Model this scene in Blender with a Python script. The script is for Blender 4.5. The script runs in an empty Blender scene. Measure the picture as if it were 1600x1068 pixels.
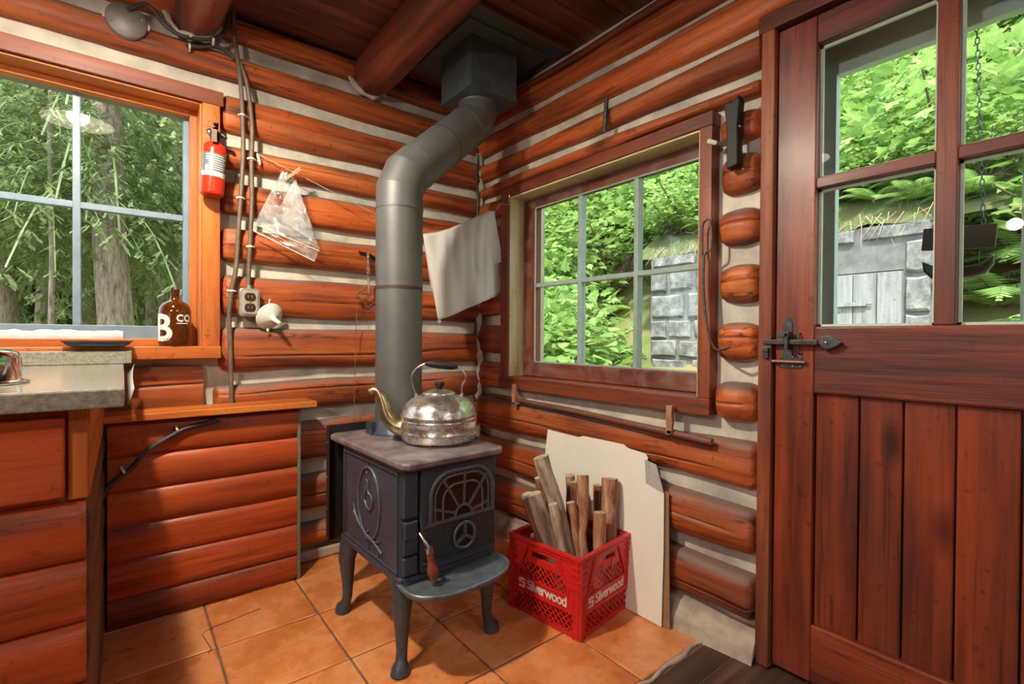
import bpy, math, random
from mathutils import Vector, Matrix, noise

# ------------------------------------------------------------------ camera, sky, sun, exposure
scene = bpy.context.scene
COL = scene.collection
cam_data = bpy.data.cameras.new('camera')
cam_data.sensor_fit = 'HORIZONTAL'; cam_data.sensor_width = 36.0
cam_data.lens = 36.0 * 761.44 / 1600.0
cam_data.clip_start = 0.02; cam_data.clip_end = 200
cam = bpy.data.objects.new('camera', cam_data); COL.objects.link(cam)
YAW, PITCH, ROLL = math.radians(38.592), math.radians(-0.5375), math.radians(0.398)
cam.rotation_mode = 'QUATERNION'
_q = Matrix.Rotation(-YAW, 3, 'Z') @ Matrix.Rotation(math.radians(90) + PITCH, 3, 'X') @ Matrix.Rotation(ROLL, 3, 'Z')
cam.rotation_quaternion = _q.to_quaternion()
cam.location = (-1.58, -2.27, 1.0)
scene.camera = cam

world = bpy.data.worlds.new('sky'); scene.world = world; world.use_nodes = True
_bg = world.node_tree.nodes['Background']
_bg.inputs['Color'].default_value = (0.72, 0.88, 1.0, 1); _bg.inputs['Strength'].default_value = 3.0

sun_data = bpy.data.lights.new('sun', 'SUN'); sun_data.energy = 6.0; sun_data.angle = math.radians(6); sun_data.color = (1.0, 0.95, 0.82)
sun = bpy.data.objects.new('sun', sun_data); COL.objects.link(sun)
sun.rotation_euler = (Vector((0.5, 0.28, -1.0))).to_track_quat('-Z', 'Y').to_euler()

vs = scene.view_settings
vs.view_transform = 'Standard'; vs.look = 'None'; vs.exposure = 0.35; vs.gamma = 1.0; vs.use_curve_mapping = False
try:
    scene.cycles.use_denoising = True
    scene.cycles.max_bounces = 8; scene.cycles.transparent_max_bounces = 24
    scene.cycles.sample_clamp_indirect = 6.0
except Exception:
    pass

# ------------------------------------------------------------------ helpers
random.seed(7)
R = random.random
def U(a, b): return a + (b - a) * random.random()
SRGB = lambda c: tuple(((v/255)/12.92 if v/255 <= 0.04045 else ((v/255+0.055)/1.055)**2.4) for v in c) + (1.0,)

class MB:
    """collects geometry, builds one mesh object"""
    def __init__(s): s.v = []; s.f = []; s.sm = []
    def add(s, vs, fs, smooth=False):
        o = len(s.v); s.v += [tuple(p) for p in vs]
        for q in fs: s.f.append([i + o for i in q]); s.sm.append(smooth)
        return s
    def box(s, a, b):
        (x0,y0,z0),(x1,y1,z1) = [min(p) for p in zip(a,b)],[max(p) for p in zip(a,b)]
        return s.add([(x0,y0,z0),(x1,y0,z0),(x1,y1,z0),(x0,y1,z0),(x0,y0,z1),(x1,y0,z1),(x1,y1,z1),(x0,y1,z1)],
                     [(0,3,2,1),(4,5,6,7),(0,1,5,4),(1,2,6,5),(2,3,7,6),(3,0,4,7)])
    def bar(s, p, q, w, h, up=(0,0,1)):
        """rectangular bar from p to q"""
        p, q = Vector(p), Vector(q); d = (q-p).normalized(); u = Vector(up)
        if abs(d.dot(u)) > .98: u = Vector((1,0,0))
        a = d.cross(u).normalized()*w/2; b = a.cross(d).normalized()*h/2
        vs = [c+i*a+j*b for c in (p,q) for i,j in ((-1,-1),(1,-1),(1,1),(-1,1))]
        return s.add(vs, [(3,2,1,0),(4,5,6,7),(0,1,5,4),(1,2,6,5),(2,3,7,6),(3,0,4,7)])
    def tube(s, pts, r, n=8, cap=True, smooth=True, gores=False):
        pts = [Vector(p) for p in pts]; m = len(pts)
        rs = r if isinstance(r, (list, tuple)) else [r]*m
        d0 = (pts[1]-pts[0]).normalized()
        a = d0.orthogonal().normalized(); o = len(s.v); rings = []
        for i,p in enumerate(pts):
            d = (pts[min(i+1,m-1)]-pts[max(i-1,0)])
            d = d.normalized() if d.length > 1e-9 else d0
            a = (a - d*a.dot(d)); a = a.normalized() if a.length > 1e-6 else d.orthogonal().normalized()
            b = d.cross(a)
            rings.append([p + (a*math.cos(t)+b*math.sin(t))*rs[i] for t in [2*math.pi*k/n for k in range(n)]])
        vs = [q for ring in rings for q in ring]
        fs = [(i*n+k, i*n+(k+1)%n, (i+1)*n+(k+1)%n, (i+1)*n+k) for i in range(m-1) for k in range(n)]
        if gores:      # crisp seam between consecutive sections
            for i in range(m-1): s.add(rings[i]+rings[i+1], [(k, (k+1)%n, n+(k+1)%n, n+k) for k in range(n)], smooth)
        else: s.add(vs, fs, smooth)
        if cap:
            s.add(rings[0], [tuple(range(n))[::-1]]); s.add(rings[-1], [tuple(range(n))])
        return s
    def lathe(s, prof, n=24, c=(0,0,0), smooth=True, M=None, cap=True):
        """prof: list of (r,z)"""
        vs = []
        for r, z in prof:
            for k in range(n):
                t = 2*math.pi*k/n; p = Vector((r*math.cos(t), r*math.sin(t), z))
                if M: p = M @ p
                vs.append(p + Vector(c))
        m = len(prof)
        fs = [(i*n+k, i*n+(k+1)%n, (i+1)*n+(k+1)%n, (i+1)*n+k) for i in range(m-1) for k in range(n)]
        s.add(vs, fs, smooth)
        if cap and prof[0][0] > 1e-5: s.add(vs[:n], [tuple(range(n))[::-1]])
        if cap and prof[-1][0] > 1e-5: s.add(vs[-n:], [tuple(range(n))])
        return s
    def prism(s, poly, f, t0, t1):
        """poly: 2D points; f(u,v,t) -> 3D"""
        n = len(poly)
        vs = [f(u,v,t0) for u,v in poly] + [f(u,v,t1) for u,v in poly]
        return s.add(vs, [tuple(range(n))[::-1], tuple(range(n,2*n))] + [(i,(i+1)%n,n+(i+1)%n,n+i) for i in range(n)])
    def sphere(s, c, r, n=12, m=8, sc=(1,1,1)):
        prof = [(max(r*math.sin(math.pi*i/m),1e-6), -r*math.cos(math.pi*i/m)) for i in range(m+1)]
        return s.lathe(prof, n, c, True, Matrix.Diagonal(sc))
    def mesh(s, name):
        me = bpy.data.meshes.new(name); me.from_pydata([tuple(p) for p in s.v], [], s.f)
        me.polygons.foreach_set('use_smooth', s.sm); me.update(); return me
    def build(s, name, mat, parent=None, loc=None, rot=None, bevel=0, fixn=False):
        me = s.mesh(name)
        if fixn:
            import bmesh
            bm = bmesh.new(); bm.from_mesh(me); bmesh.ops.recalc_face_normals(bm, faces=bm.faces); bm.to_mesh(me); bm.free()
        o = bpy.data.objects.new(name, me); COL.objects.link(o)
        if mat: me.materials.append(mat)
        if parent: o.parent = parent
        if loc is not None: o.location = loc
        if rot is not None: o.rotation_euler = rot
        if bevel:
            b = o.modifiers.new('bevel', 'BEVEL'); b.width = bevel; b.segments = 2; b.limit_method = 'ANGLE'; b.angle_limit = math.radians(40)
        return o

def empty(name, loc=(0,0,0), rz=0):
    o = bpy.data.objects.new(name, None); COL.objects.link(o); o.location = loc; o.rotation_euler = (0,0,rz); o.empty_display_size = .05
    return o
def tag(o, label=None, cat=None, group=None, kind=None):
    if label: o['label'] = label
    if cat: o['category'] = cat
    if group: o['group'] = group
    if kind: o['kind'] = kind
    return o
def struct(o, label=None):
    o['kind'] = 'structure'
    if label: o['label'] = label
    return o
def thing(name, label, cat, loc=(0,0,0), rz=0, group=None):
    return tag(empty(name, loc, rz), label, cat, group)
def smooth_path(pts, k=6):
    """Catmull-Rom through points"""
    P = [Vector(p) for p in pts]; out = []
    for i in range(len(P)-1):
        a, b, c, d = P[max(i-1,0)], P[i], P[i+1], P[min(i+2,len(P)-1)]
        for j in range(k):
            t = j/k
            out.append(0.5*((2*b)+(c-a)*t+(2*a-5*b+4*c-d)*t*t+(3*b-a-3*c+d)*t**3))
    out.append(P[-1]); return out
def board(name, a, b, mat, parent=None, bevel=0.002):
    """an axis-aligned board with its origin in its middle"""
    c = [(a[i]+b[i])/2 for i in range(3)]; h = [abs(b[i]-a[i])/2 for i in range(3)]
    return MB().box([-q for q in h], h).build(name, mat, parent, c, None, bevel)
def text_mesh(body, size, extrude=0.0004, bold=0.0, spacing=1.0):
    cu = bpy.data.curves.new('lettering', 'FONT'); cu.body = body; cu.size = size; cu.extrude = extrude; cu.offset = bold
    cu.space_character = spacing; cu.align_x = 'LEFT'; cu.resolution_u = 3
    o = bpy.data.objects.new('lettering', cu); COL.objects.link(o)
    dg = bpy.context.evaluated_depsgraph_get(); me = bpy.data.meshes.new_from_object(o.evaluated_get(dg))
    bpy.data.objects.remove(o); bpy.data.curves.remove(cu)
    return me

# ------------------------------------------------------------------ materials
def new_mat(name):
    m = bpy.data.materials.new(name); m.use_nodes = True
    nt = m.node_tree; b = nt.nodes['Principled BSDF']
    return m, nt, b
def N(nt, t, **kw):
    n = nt.nodes.new(t)
    for k, v in kw.items():
        if k.startswith('i_'): n.inputs[k[2:].replace('_',' ')].default_value = v
        else: setattr(n, k, v)
    return n
def ramp(nt, stops):
    n = nt.nodes.new('ShaderNodeValToRGB'); e = n.color_ramp.elements
    e[0].position, e[0].color = stops[0]; e[1].position, e[1].color = stops[-1]
    for p, c in stops[1:-1]:
        q = e.new(p); q.color = c
    return n
def coords(nt, rnd=True):
    tc = nt.nodes.new('ShaderNodeTexCoord')
    if not rnd: return tc.outputs['Object']
    oi = nt.nodes.new('ShaderNodeObjectInfo')
    mu = N(nt, 'ShaderNodeMath', operation='MULTIPLY'); mu.inputs[1].default_value = 37.0
    nt.links.new(oi.outputs['Random'], mu.inputs[0])
    ad = N(nt, 'ShaderNodeVectorMath', operation='ADD')
    nt.links.new(tc.outputs['Object'], ad.inputs[0]); nt.links.new(mu.outputs[0], ad.inputs[1])
    return ad.outputs[0]
def mixc(nt, fac, a, b, mode='MIX'):
    m = N(nt, 'ShaderNodeMix', data_type='RGBA', blend_type=mode)
    for sock, v in ((m.inputs[0], fac), (m.inputs[6], a), (m.inputs[7], b)):
        if hasattr(v, 'links'): nt.links.new(v, sock)
        else: sock.default_value = v
    return m.outputs[2]
def noise_tex(nt, vec, scale, detail=4, rough=.55, mscale=None):
    n = N(nt, 'ShaderNodeTexNoise'); n.inputs['Scale'].default_value = scale; n.inputs['Detail'].default_value = detail; n.inputs['Roughness'].default_value = rough
    if mscale:
        mp = N(nt, 'ShaderNodeMapping'); mp.inputs['Scale'].default_value = mscale; nt.links.new(vec, mp.inputs['Vector']); vec = mp.outputs[0]
    nt.links.new(vec, n.inputs['Vector']); return n
def bump(nt, b, h, strength=.3, dist=.01):
    n = N(nt, 'ShaderNodeBump'); n.inputs['Strength'].default_value = strength; n.inputs['Distance'].default_value = dist
    nt.links.new(h, n.inputs['Height']); nt.links.new(n.outputs[0], b.inputs['Normal'])
_wc = {}
def wood(name, dark, mid, light, axis='x', rough=.42, knots=.5, stain=.5, grain=1.0, dust=0.0, coat=0.0, checks=0.0):
    key = (name, axis)
    if key in _wc: return _wc[key]
    m, nt, b = new_mat(name + '_' + axis)
    vec = coords(nt)
    al, ac = 1.3, 22.0*grain
    sc = {'x': (al,ac,ac), 'y': (ac,al,ac), 'z': (ac,ac,al)}[axis]
    g = noise_tex(nt, vec, 1.0, 7, .62, sc)
    r = ramp(nt, [(.28, dark), (.5, mid), (.74, light)]); nt.links.new(g.outputs['Fac'], r.inputs[0])
    col = r.outputs[0]
    # broad stain variation
    s2 = {'x': (1.1,4,4), 'y': (4,1.1,4), 'z': (4,4,1.1)}[axis]
    g2 = noise_tex(nt, vec, 1.0, 3, .5, s2)
    r2 = ramp(nt, [(.3, (1-stain,)*3+(1,)), (.62, (1.0,1.0,1.0,1))]); nt.links.new(g2.outputs['Fac'], r2.inputs[0])
    col = mixc(nt, 1.0, col, r2.outputs[0], 'MULTIPLY')
    if knots:
        s3 = {'x': (2.0,6,6), 'y': (6,2.0,6), 'z': (6,6,2.0)}[axis]
        mp = N(nt, 'ShaderNodeMapping'); mp.inputs['Scale'].default_value = s3; nt.links.new(vec, mp.inputs['Vector'])
        vo = N(nt, 'ShaderNodeTexVoronoi'); vo.inputs['Scale'].default_value = 1.0; nt.links.new(mp.outputs[0], vo.inputs['Vector'])
        r3 = ramp(nt, [(.05, (.12,.06,.04,1)), (.17, (1,1,1,1))]); nt.links.new(vo.outputs['Distance'], r3.inputs[0])
        col = mixc(nt, knots, col, r3.outputs[0], 'MULTIPLY')
    # small scuffs and specks
    g4 = noise_tex(nt, vec, 38, 3, .6); r4 = ramp(nt, [(.30, (.35,.3,.28,1)), (.38, (1,1,1,1))]); nt.links.new(g4.outputs['Fac'], r4.inputs[0])
    col = mixc(nt, .6, col, r4.outputs[0], 'MULTIPLY')
    if checks:
        # thin drying checks that wander along the grain
        s6 = {'x': (.7,26,26), 'y': (26,.7,26), 'z': (26,26,.7)}[axis]
        g6 = noise_tex(nt, vec, 1.0, 2, .5, s6)
        r6 = ramp(nt, [(.475, (1,1,1,1)), (.497, (.10,.07,.06,1)), (.519, (1,1,1,1))]); nt.links.new(g6.outputs['Fac'], r6.inputs[0])
        g7 = noise_tex(nt, vec, 3.0, 2, .5); r7 = ramp(nt, [(.45, (0,0,0,1)), (.58, (checks,)*3+(1,))]); nt.links.new(g7.outputs['Fac'], r7.inputs[0])
        col = mixc(nt, r7.outputs[0], col, mixc(nt, 1.0, col, r6.outputs[0], 'MULTIPLY'))
    if dust:
        ge = N(nt, 'ShaderNodeNewGeometry'); sx = N(nt, 'ShaderNodeSeparateXYZ'); nt.links.new(ge.outputs['Normal'], sx.inputs[0])
        g5 = noise_tex(nt, vec, 9, 4, .6); ma = N(nt, 'ShaderNodeMath', operation='MULTIPLY'); nt.links.new(sx.outputs[2], ma.inputs[0]); nt.links.new(g5.outputs['Fac'], ma.inputs[1])
        rd = ramp(nt, [(.16, (0,0,0,1)), (.40, (dust,)*3+(1,))]); nt.links.new(ma.outputs[0], rd.inputs[0])
        col = mixc(nt, rd.outputs[0], col, (.17,.135,.12,1))
    nt.links.new(col, b.inputs['Base Color'])
    rr = ramp(nt, [(.3, (rough+.18,)*3+(1,)), (.7, (rough-.08,)*3+(1,))]); nt.links.new(g2.outputs['Fac'], rr.inputs[0]); nt.links.new(rr.outputs[0], b.inputs['Roughness'])
    bump(nt, b, g.outputs['Fac'], .55, .005)
    if coat: b.inputs['Coat Weight'].default_value = coat; b.inputs['Coat Roughness'].default_value = .25
    _wc[key] = m; return m
def plain(name, col, rough=.5, metal=0.0, spec=.5, var=0.12, nscale=25, bumps=0.0, rnd=True, col2=None):
    m, nt, b = new_mat(name)
    c = col if len(col) == 4 else tuple(col)+(1,)
    vec = coords(nt, rnd)
    g = noise_tex(nt, vec, nscale, 5, .6)
    c2 = col2 if col2 else tuple(v*(1-var*2) for v in c[:3])+(1,)
    r = ramp(nt, [(.32, c2), (.62, c)]); nt.links.new(g.outputs['Fac'], r.inputs[0])
    nt.links.new(r.outputs[0], b.inputs['Base Color'])
    b.inputs['Roughness'].default_value = rough; b.inputs['Metallic'].default_value = metal; b.inputs['Specular IOR Level'].default_value = spec
    if bumps: bump(nt, b, g.outputs['Fac'], bumps, .004)
    return m
def glassy(name, tint=(1,1,1,1), base=0.0, rough=0.0, extra=None):
    """thin clear sheet: transparent with a Fresnel reflection"""
    m = bpy.data.materials.new(name); m.use_nodes = True; nt = m.node_tree; nt.nodes.clear()
    out = N(nt, 'ShaderNodeOutputMaterial'); tr = N(nt, 'ShaderNodeBsdfTransparent'); tr.inputs[0].default_value = tint
    gl = N(nt, 'ShaderNodeBsdfGlossy'); gl.inputs['Roughness'].default_value = rough
    fr = N(nt, 'ShaderNodeFresnel'); fr.inputs[0].default_value = 1.45
    ad = N(nt, 'ShaderNodeMath', operation='ADD'); ad.inputs[1].default_value = base; nt.links.new(fr.outputs[0], ad.inputs[0])
    ge = N(nt, 'ShaderNodeNewGeometry'); inv = N(nt, 'ShaderNodeMath', operation='SUBTRACT'); inv.inputs[0].default_value = 1.0; nt.links.new(ge.outputs['Backfacing'], inv.inputs[1])
    ff = N(nt, 'ShaderNodeMath', operation='MULTIPLY'); nt.links.new(ad.outputs[0], ff.inputs[0]); nt.links.new(inv.outputs[0], ff.inputs[1])   # reflect once per sheet, at its front face
    mx = N(nt, 'ShaderNodeMixShader'); nt.links.new(ff.outputs[0], mx.inputs[0]); nt.links.new(tr.outputs[0], mx.inputs[1]); nt.links.new(gl.outputs[0], mx.inputs[2])
    sh = mx.outputs[0]
    if extra:
        df = N(nt, 'ShaderNodeBsdfDiffuse'); df.inputs[0].default_value = extra[0]
        g = noise_tex(nt, coords(nt), extra[2], 4, .6); rp = ramp(nt, [(.4, (0,0,0,1)), (.7, (extra[1],)*3+(1,))]); nt.links.new(g.outputs['Fac'], rp.inputs[0])
        m2 = N(nt, 'ShaderNodeMixShader'); nt.links.new(rp.outputs[0], m2.inputs[0]); nt.links.new(sh, m2.inputs[1]); nt.links.new(df.outputs[0], m2.inputs[2]); sh = m2.outputs[0]
    nt.links.new(sh, out.inputs[0]); return m

LOGC = dict(dark=(.10,.018,.006,1), mid=(.50,.105,.020,1), light=(.74,.235,.062,1))
def log_wood(ax='x'): return wood('varnished_log', rough=.50, knots=.85, stain=.65, dust=.8, checks=.9, axis=ax, **LOGC)
def trim_wood(ax): return wood('brown_trim_wood', (.06,.015,.008,1), (.22,.048,.018,1), (.33,.09,.035,1), ax, .45, .5, .5)
def orange_wood(ax): return wood('orange_stained_wood', (.32,.075,.012,1), (.60,.16,.025,1), (.75,.28,.055,1), ax, .38, .4, .35)
def red_wood(ax): return wood('red_stained_siding', (.13,.022,.006,1), (.47,.075,.014,1), (.62,.135,.03,1), ax, .42, .8, .65, checks=.5)
def door_wood(ax): return wood('dark_door_wood', (.05,.010,.006,1), (.24,.040,.014,1), (.36,.075,.025,1), ax, .38, .9, .75, 1.0, 0, .12, .6)
def ceil_wood(ax): return wood('dark_ceiling_wood', (.035,.012,.008,1), (.18,.052,.028,1), (.30,.10,.055,1), ax, .40, .6, .6)
M_chink = plain('mortar_chinking', (.70,.66,.56,1), .9, var=.14, nscale=6, bumps=1.0, rnd=False, col2=(.36,.345,.30,1))
M_concrete = plain('concrete_base', (.50,.42,.34,1), .9, var=.2, nscale=14, bumps=.6, rnd=False)
M_iron = plain('black_cast_iron', (.070,.090,.125,1), .36, .4, var=.15, nscale=60, bumps=.15)
M_iron_edge = plain('paler_iron_edges', (.17,.205,.235,1), .32, .5, var=.2, nscale=40)  # paler iron that sets the raised relief off from the body
M_iron2 = plain('worn_iron_top', (.30,.27,.29,1), .4, .3, var=.25, nscale=14, col2=(.14,.09,.08,1))
M_pipe = plain('matte_stovepipe_steel', (.145,.155,.155,1), .50, .45, var=.1, nscale=8)
M_blackmetal = plain('black_painted_metal', (.018,.018,.02,1), .4, .2)
M_hard = plain('dark_wrought_iron', (.085,.095,.10,1), .42, .6, var=.3, nscale=60, bumps=.3)
M_steel = plain('bright_steel', (.62,.60,.56,1), .3, 1.0, var=.15)
M_glass = glassy('window_glass', (.96,.985,.97,1), .0)
M_white = plain('white_paper', (.80,.79,.74,1), .7, var=.04)
M_black = plain('black_plastic', (.010,.012,.012,1), .55, 0, .3)

# ------------------------------------------------------------------ floor
M_grout = plain('dark_grout', (.16,.10,.065,1), .9, var=.2, nscale=12, rnd=False)
M_subfloor = M_grout
def tile_mat():
    m, nt, b = new_mat('terracotta_tile'); vec = coords(nt)
    g = noise_tex(nt, vec, 5, 5, .6); r = ramp(nt, [(.3, (.50,.15,.04,1)), (.5, (.68,.25,.085,1)), (.7, (.74,.36,.16,1))]); nt.links.new(g.outputs['Fac'], r.inputs[0])
    g2 = noise_tex(nt, vec, 30, 4, .6); r2 = ramp(nt, [(.3, (.75,.7,.65,1)), (.55, (1,1,1,1))]); nt.links.new(g2.outputs['Fac'], r2.inputs[0])
    nt.links.new(mixc(nt, .7, r.outputs[0], r2.outputs[0], 'MULTIPLY'), b.inputs['Base Color'])
    rr = ramp(nt, [(.3, (.20,)*3+(1,)), (.7, (.36,)*3+(1,))]); nt.links.new(g.outputs['Fac'], rr.inputs[0]); nt.links.new(rr.outputs[0], b.inputs['Roughness'])
    bump(nt, b, g2.outputs['Fac'], .08, .003); return m
M_tile = tile_mat()
floor = struct(MB().box((-4.4,-4.6,-.10), (.18,.18,-.006)).build('floor', M_subfloor), 'terracotta tile floor meeting dark wooden planks by the door')
TX = [-1.345 + .318*k for k in range(-9, 5)] ; TX = [-4.2] + [x for x in TX if -4.15 < x < -.02] + [0.0]
TY = [0.0, -.158, -.47, -.782, -1.094, -1.405]
_tm = {}
for i in range(len(TX)-1):
    for j in range(len(TY)-1):
        x0, x1, y1, y0 = TX[i]+.003, TX[i+1]-.003, TY[j]-.003, TY[j+1]+.003
        key = (round(x1-x0,3), round(y1-y0,3))
        if key not in _tm:
            hx, hy = (x1-x0)/2, (y1-y0)/2; c = .004
            mb = MB(); ring = lambda a, z: [(-hx+a,-hy+a,z),(hx-a,-hy+a,z),(hx-a,hy-a,z),(-hx+a,hy-a,z)]
            mb.add(ring(0,-.008)+ring(0,-.003)+ring(c,0), [(4*k+q,4*k+(q+1)%4,4*k+4+(q+1)%4,4*k+4+q) for k in (0,1) for q in range(4)]+[(8,9,10,11)])
            me = mb.mesh('tile'); me.materials.append(M_tile); _tm[key] = me
        o = bpy.data.objects.new('tile', _tm[key]); COL.objects.link(o); o.parent = floor
        o.location = ((x0+x1)/2, (y0+y1)/2, U(-.0012,.0)); o.rotation_euler = (U(-.002,.002), U(-.002,.002), 0)
M_plank = wood('worn_floor_plank', (.018,.009,.006,1), (.075,.036,.022,1), (.15,.085,.055,1), 'x', .5, .3, .5)
y = -1.425; k = 0
while y > -4.4:
    w = .088 if k < 2 else U(.085,.1)
    board('floor_plank', (-4.2, y-w+.003, -.012), (0, y, -.004), M_plank, floor, .0015); y -= w; k += 1
# broken mortar lip along the tile edge
mb = MB(); pts = []
for i in range(60):
    x = -2.6 + i*2.58/59; pts.append((x, -1.414+.008*math.sin(i*1.7)+U(-.005,.005), -.004+U(0,.005)))
mb.tube(pts, [U(.005,.010) for _ in pts], 6)
mb.build('mortar_lip', M_concrete, floor)

# crack running across one tile beside the bench
MB().tube([(-1.188,-0.307,0.000),(-1.266,-0.324,0.000),(-1.337,-0.336,0.000),(-1.361,-0.346,0.000),(-1.374,-0.363,0.000),(-1.367,-0.416,0.000),(-1.360,-0.463,0.000),(-1.370,-0.487,0.000)], .0016, 5).build('tile_crack', M_grout, floor)

# ------------------------------------------------------------------ log walls
def log_mesh(L, h, prot, seed, r0=0.0, r1=0.0, groove=None, rough=1.0):
    rnd = random.Random(seed); n = max(6, int(L/.07)); n = min(n, 60)
    xs = [L*i/n for i in range(n+1)]
    for r, side in ((r0,0),(r1,1)):
        if r: xs += [(r*(1-math.cos(t)) if side == 0 else L-r*(1-math.cos(t))) for t in (.25,.5,.8,1.1,1.4)]
    xs = sorted(set(round(x,4) for x in xs))
    ang = [math.radians(a) for a in (-90,-76,-60,-44,-28,-12,4,20,36,52,66,78,90)]
    ga = math.radians(rnd.uniform(-25,25)) if groove is None else groove
    has = rnd.random() < .8 if groove is None else True
    gx0, gx1 = (rnd.uniform(-.3,.25)*L, rnd.uniform(.7,1.3)*L)
    ph = [rnd.uniform(0,6.28) for _ in range(6)]
    V = []; m = None
    for x in xs:
        s = 1.0
        if r0 and x < r0: s = math.sqrt(max(0, 1-((r0-x)/r0)**2))*.75+.25
        if r1 and L-x < r1: s = min(s, math.sqrt(max(0, 1-((r1-(L-x))/r1)**2))*.75+.25)
        w1 = rough*(.006*math.sin(x*3.1+ph[0])+.003*math.sin(x*8.7+ph[1])); w2 = rough*(.006*math.sin(x*2.3+ph[2])+.003*math.sin(x*9+ph[3])+.003*noise.noise(Vector((x*22,seed*1.7,0))))
        g = ga + .16*math.sin(x*1.7+ph[4]) + .05*math.sin(x*6+ph[5])
        aa = sorted(ang + [g-.05, g, g+.05]); ring = []
        for a in aa:
            c = math.cos(a); dy = -(prot+w1)*(max(c,0)**.52)*s; dz = (h/2+w2)*math.sin(a)*(s*.55+.45 if (r0 or r1) else 1)
            if has and abs(a-g) < 1e-9 and gx0 < x < gx1: dy += .016*s
            dy += rough*(.005*noise.noise(Vector((x*9, a*3, seed*.37)))+.003*noise.noise(Vector((x*4, a*9, seed*.77))))
            ring.append((x, dy, dz))
        V.append(ring)
    mb = MB(); m = len(V[0])
    vs = [p for r in V for p in r] + [(xs[0],.02,-h/2),(xs[0],.02,h/2),(xs[-1],.02,-h/2),(xs[-1],.02,h/2)]
    K = len(xs)*m
    mb.add(vs, [(i*m+k, (i+1)*m+k, (i+1)*m+k+1, i*m+k+1) for i in range(len(xs)-1) for k in range(m-1)], True)
    o = len(mb.v)
    mb.add(V[0], [tuple(range(m))]); mb.add(V[-1], [tuple(range(m))[::-1]])
    return mb
_seed = [0]
LOGM = log_wood('x')
def log_left(parent, x0, x1, za, zb, prot=.05, r0=0, r1=0, yoff=0, groove=None):
    _seed[0] += 1
    return log_mesh(x1-x0, zb-za, prot, _seed[0], r0, r1, groove).build('log', LOGM, parent, (x0, yoff, (za+zb)/2))
def log_right(parent, y0, y1, za, zb, prot=.05, r0=0, r1=0, xoff=0, groove=None):
    """from y0 (nearer the corner) to y1 (more negative)"""
    _seed[0] += 1
    return log_mesh(y0-y1, zb-za, prot, _seed[0], r0, r1, groove).build('log', LOGM, parent, (xoff, y0, (za+zb)/2), (0,0,-math.pi/2))

T = .2
mb = MB()
mb.box((-1.342,0,0),(T,T,2.30)); mb.box((-4.4,0,0),(-2.42,T,2.30)); mb.box((-2.42,0,0),(-1.342,T,.925)); mb.box((-2.42,0,1.90),(-1.342,T,2.30))
wall_l = struct(mb.build('wall_left', M_chink), 'log wall with pale mortar chinking around the kitchen window')
ZL = [2.31, 2.155, 1.99, 1.79, 1.645, 1.462, 1.27, 1.055, .835, .66, .42, .20, .045]
c = .029
for i in range(len(ZL)-1):
    za, zb = ZL[i+1]+c, ZL[i]-c
    if za > 1.93:
        log_left(wall_l, -4.2, -.035, za, zb, .055)
    elif zb > .96:
        log_left(wall_l, -1.275+U(-.012,.012), -.035, za, zb, .052, .03)
        log_left(wall_l, -4.2, -2.50, za, zb, .052, 0, .03)
    elif zb > .80:
        log_left(wall_l, -1.30, -.035, za, zb, .055, .02)
        log_left(wall_l, -4.2, -2.50, za, zb, .055, 0, .03)
    elif zb > .7:
        log_left(wall_l, -1.315, -.035, za, zb, .055, .015)
        log_left(wall_l, -4.2, -1.34, za, zb+.03, .04)
    else:
        log_left(wall_l, -4.2, -.035, za, zb, .055)
log_left(wall_l, -2.42, -1.335, .70, .875, .035, yoff=.0)
MB().box((-1.0,-.035,0),(-.02,.0,.05)).build('concrete_footing', M_concrete, wall_l, bevel=.01)

mb = MB()
mb.box((0,-.315,0),(T,0,2.30)); mb.box((0,-1.37,0),(T,-.315,.79)); mb.box((0,-1.37,1.715),(T,-.315,2.30)); mb.box((0,-1.605,0),(T,-1.37,2.30)); mb.box((0,-2.41,1.955),(T,-1.605,2.30)); mb.box((0,-4.6,0),(T,-2.41,2.30))
wall_r = struct(mb.build('wall_right', M_chink), 'log wall with pale mortar holding the six pane window and door')
ZR = [2.27, 2.115, 1.965, 1.835, 1.745]
for i in range(len(ZR)-1):
    za, zb = ZR[i+1]+c*.75, ZR[i]-c*.75
    if za < 1.76: log_right(wall_r, -.04, -1.44, za+.012, zb, .05, 0, .02)
    elif za < 1.84: log_right(wall_r, -.04, -1.565, za, zb, .05, 0, .015); log_right(wall_r, -2.46, -4.4, za, zb, .05)
    elif za < 1.98: log_right(wall_r, -.04, -1.568, za, zb, .05, 0, .01); log_right(wall_r, -2.46, -4.4, za, zb, .05)
    else: log_right(wall_r, -.04, -4.4, za, zb, .055)
ZS = [1.752, 1.613, 1.452, 1.273, 1.086, .895, .70]
for i in range(len(ZS)-1):
    za, zb = ZS[i+1]+c*.9, ZS[i]-c*.9
    log_right(wall_r, -1.425+U(-.006,.004), -1.563, za, zb, .058+U(-.006,.006), U(.05,.065), U(.05,.065), groove=U(-.3,.3))
    log_right(wall_r, -.045, -.252, za, zb, .05, 0, .02)
    log_right(wall_r, -2.47, -4.4, za, zb, .05)
ZB = [.705, .49, .285, .075]
for i in range(len(ZB)-1):
    za, zb = ZB[i+1]+c, ZB[i]-c
    log_right(wall_r, -.045, -1.566, za, zb, .058, 0, .03); log_right(wall_r, -2.47, -4.4, za, zb, .05)
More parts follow.
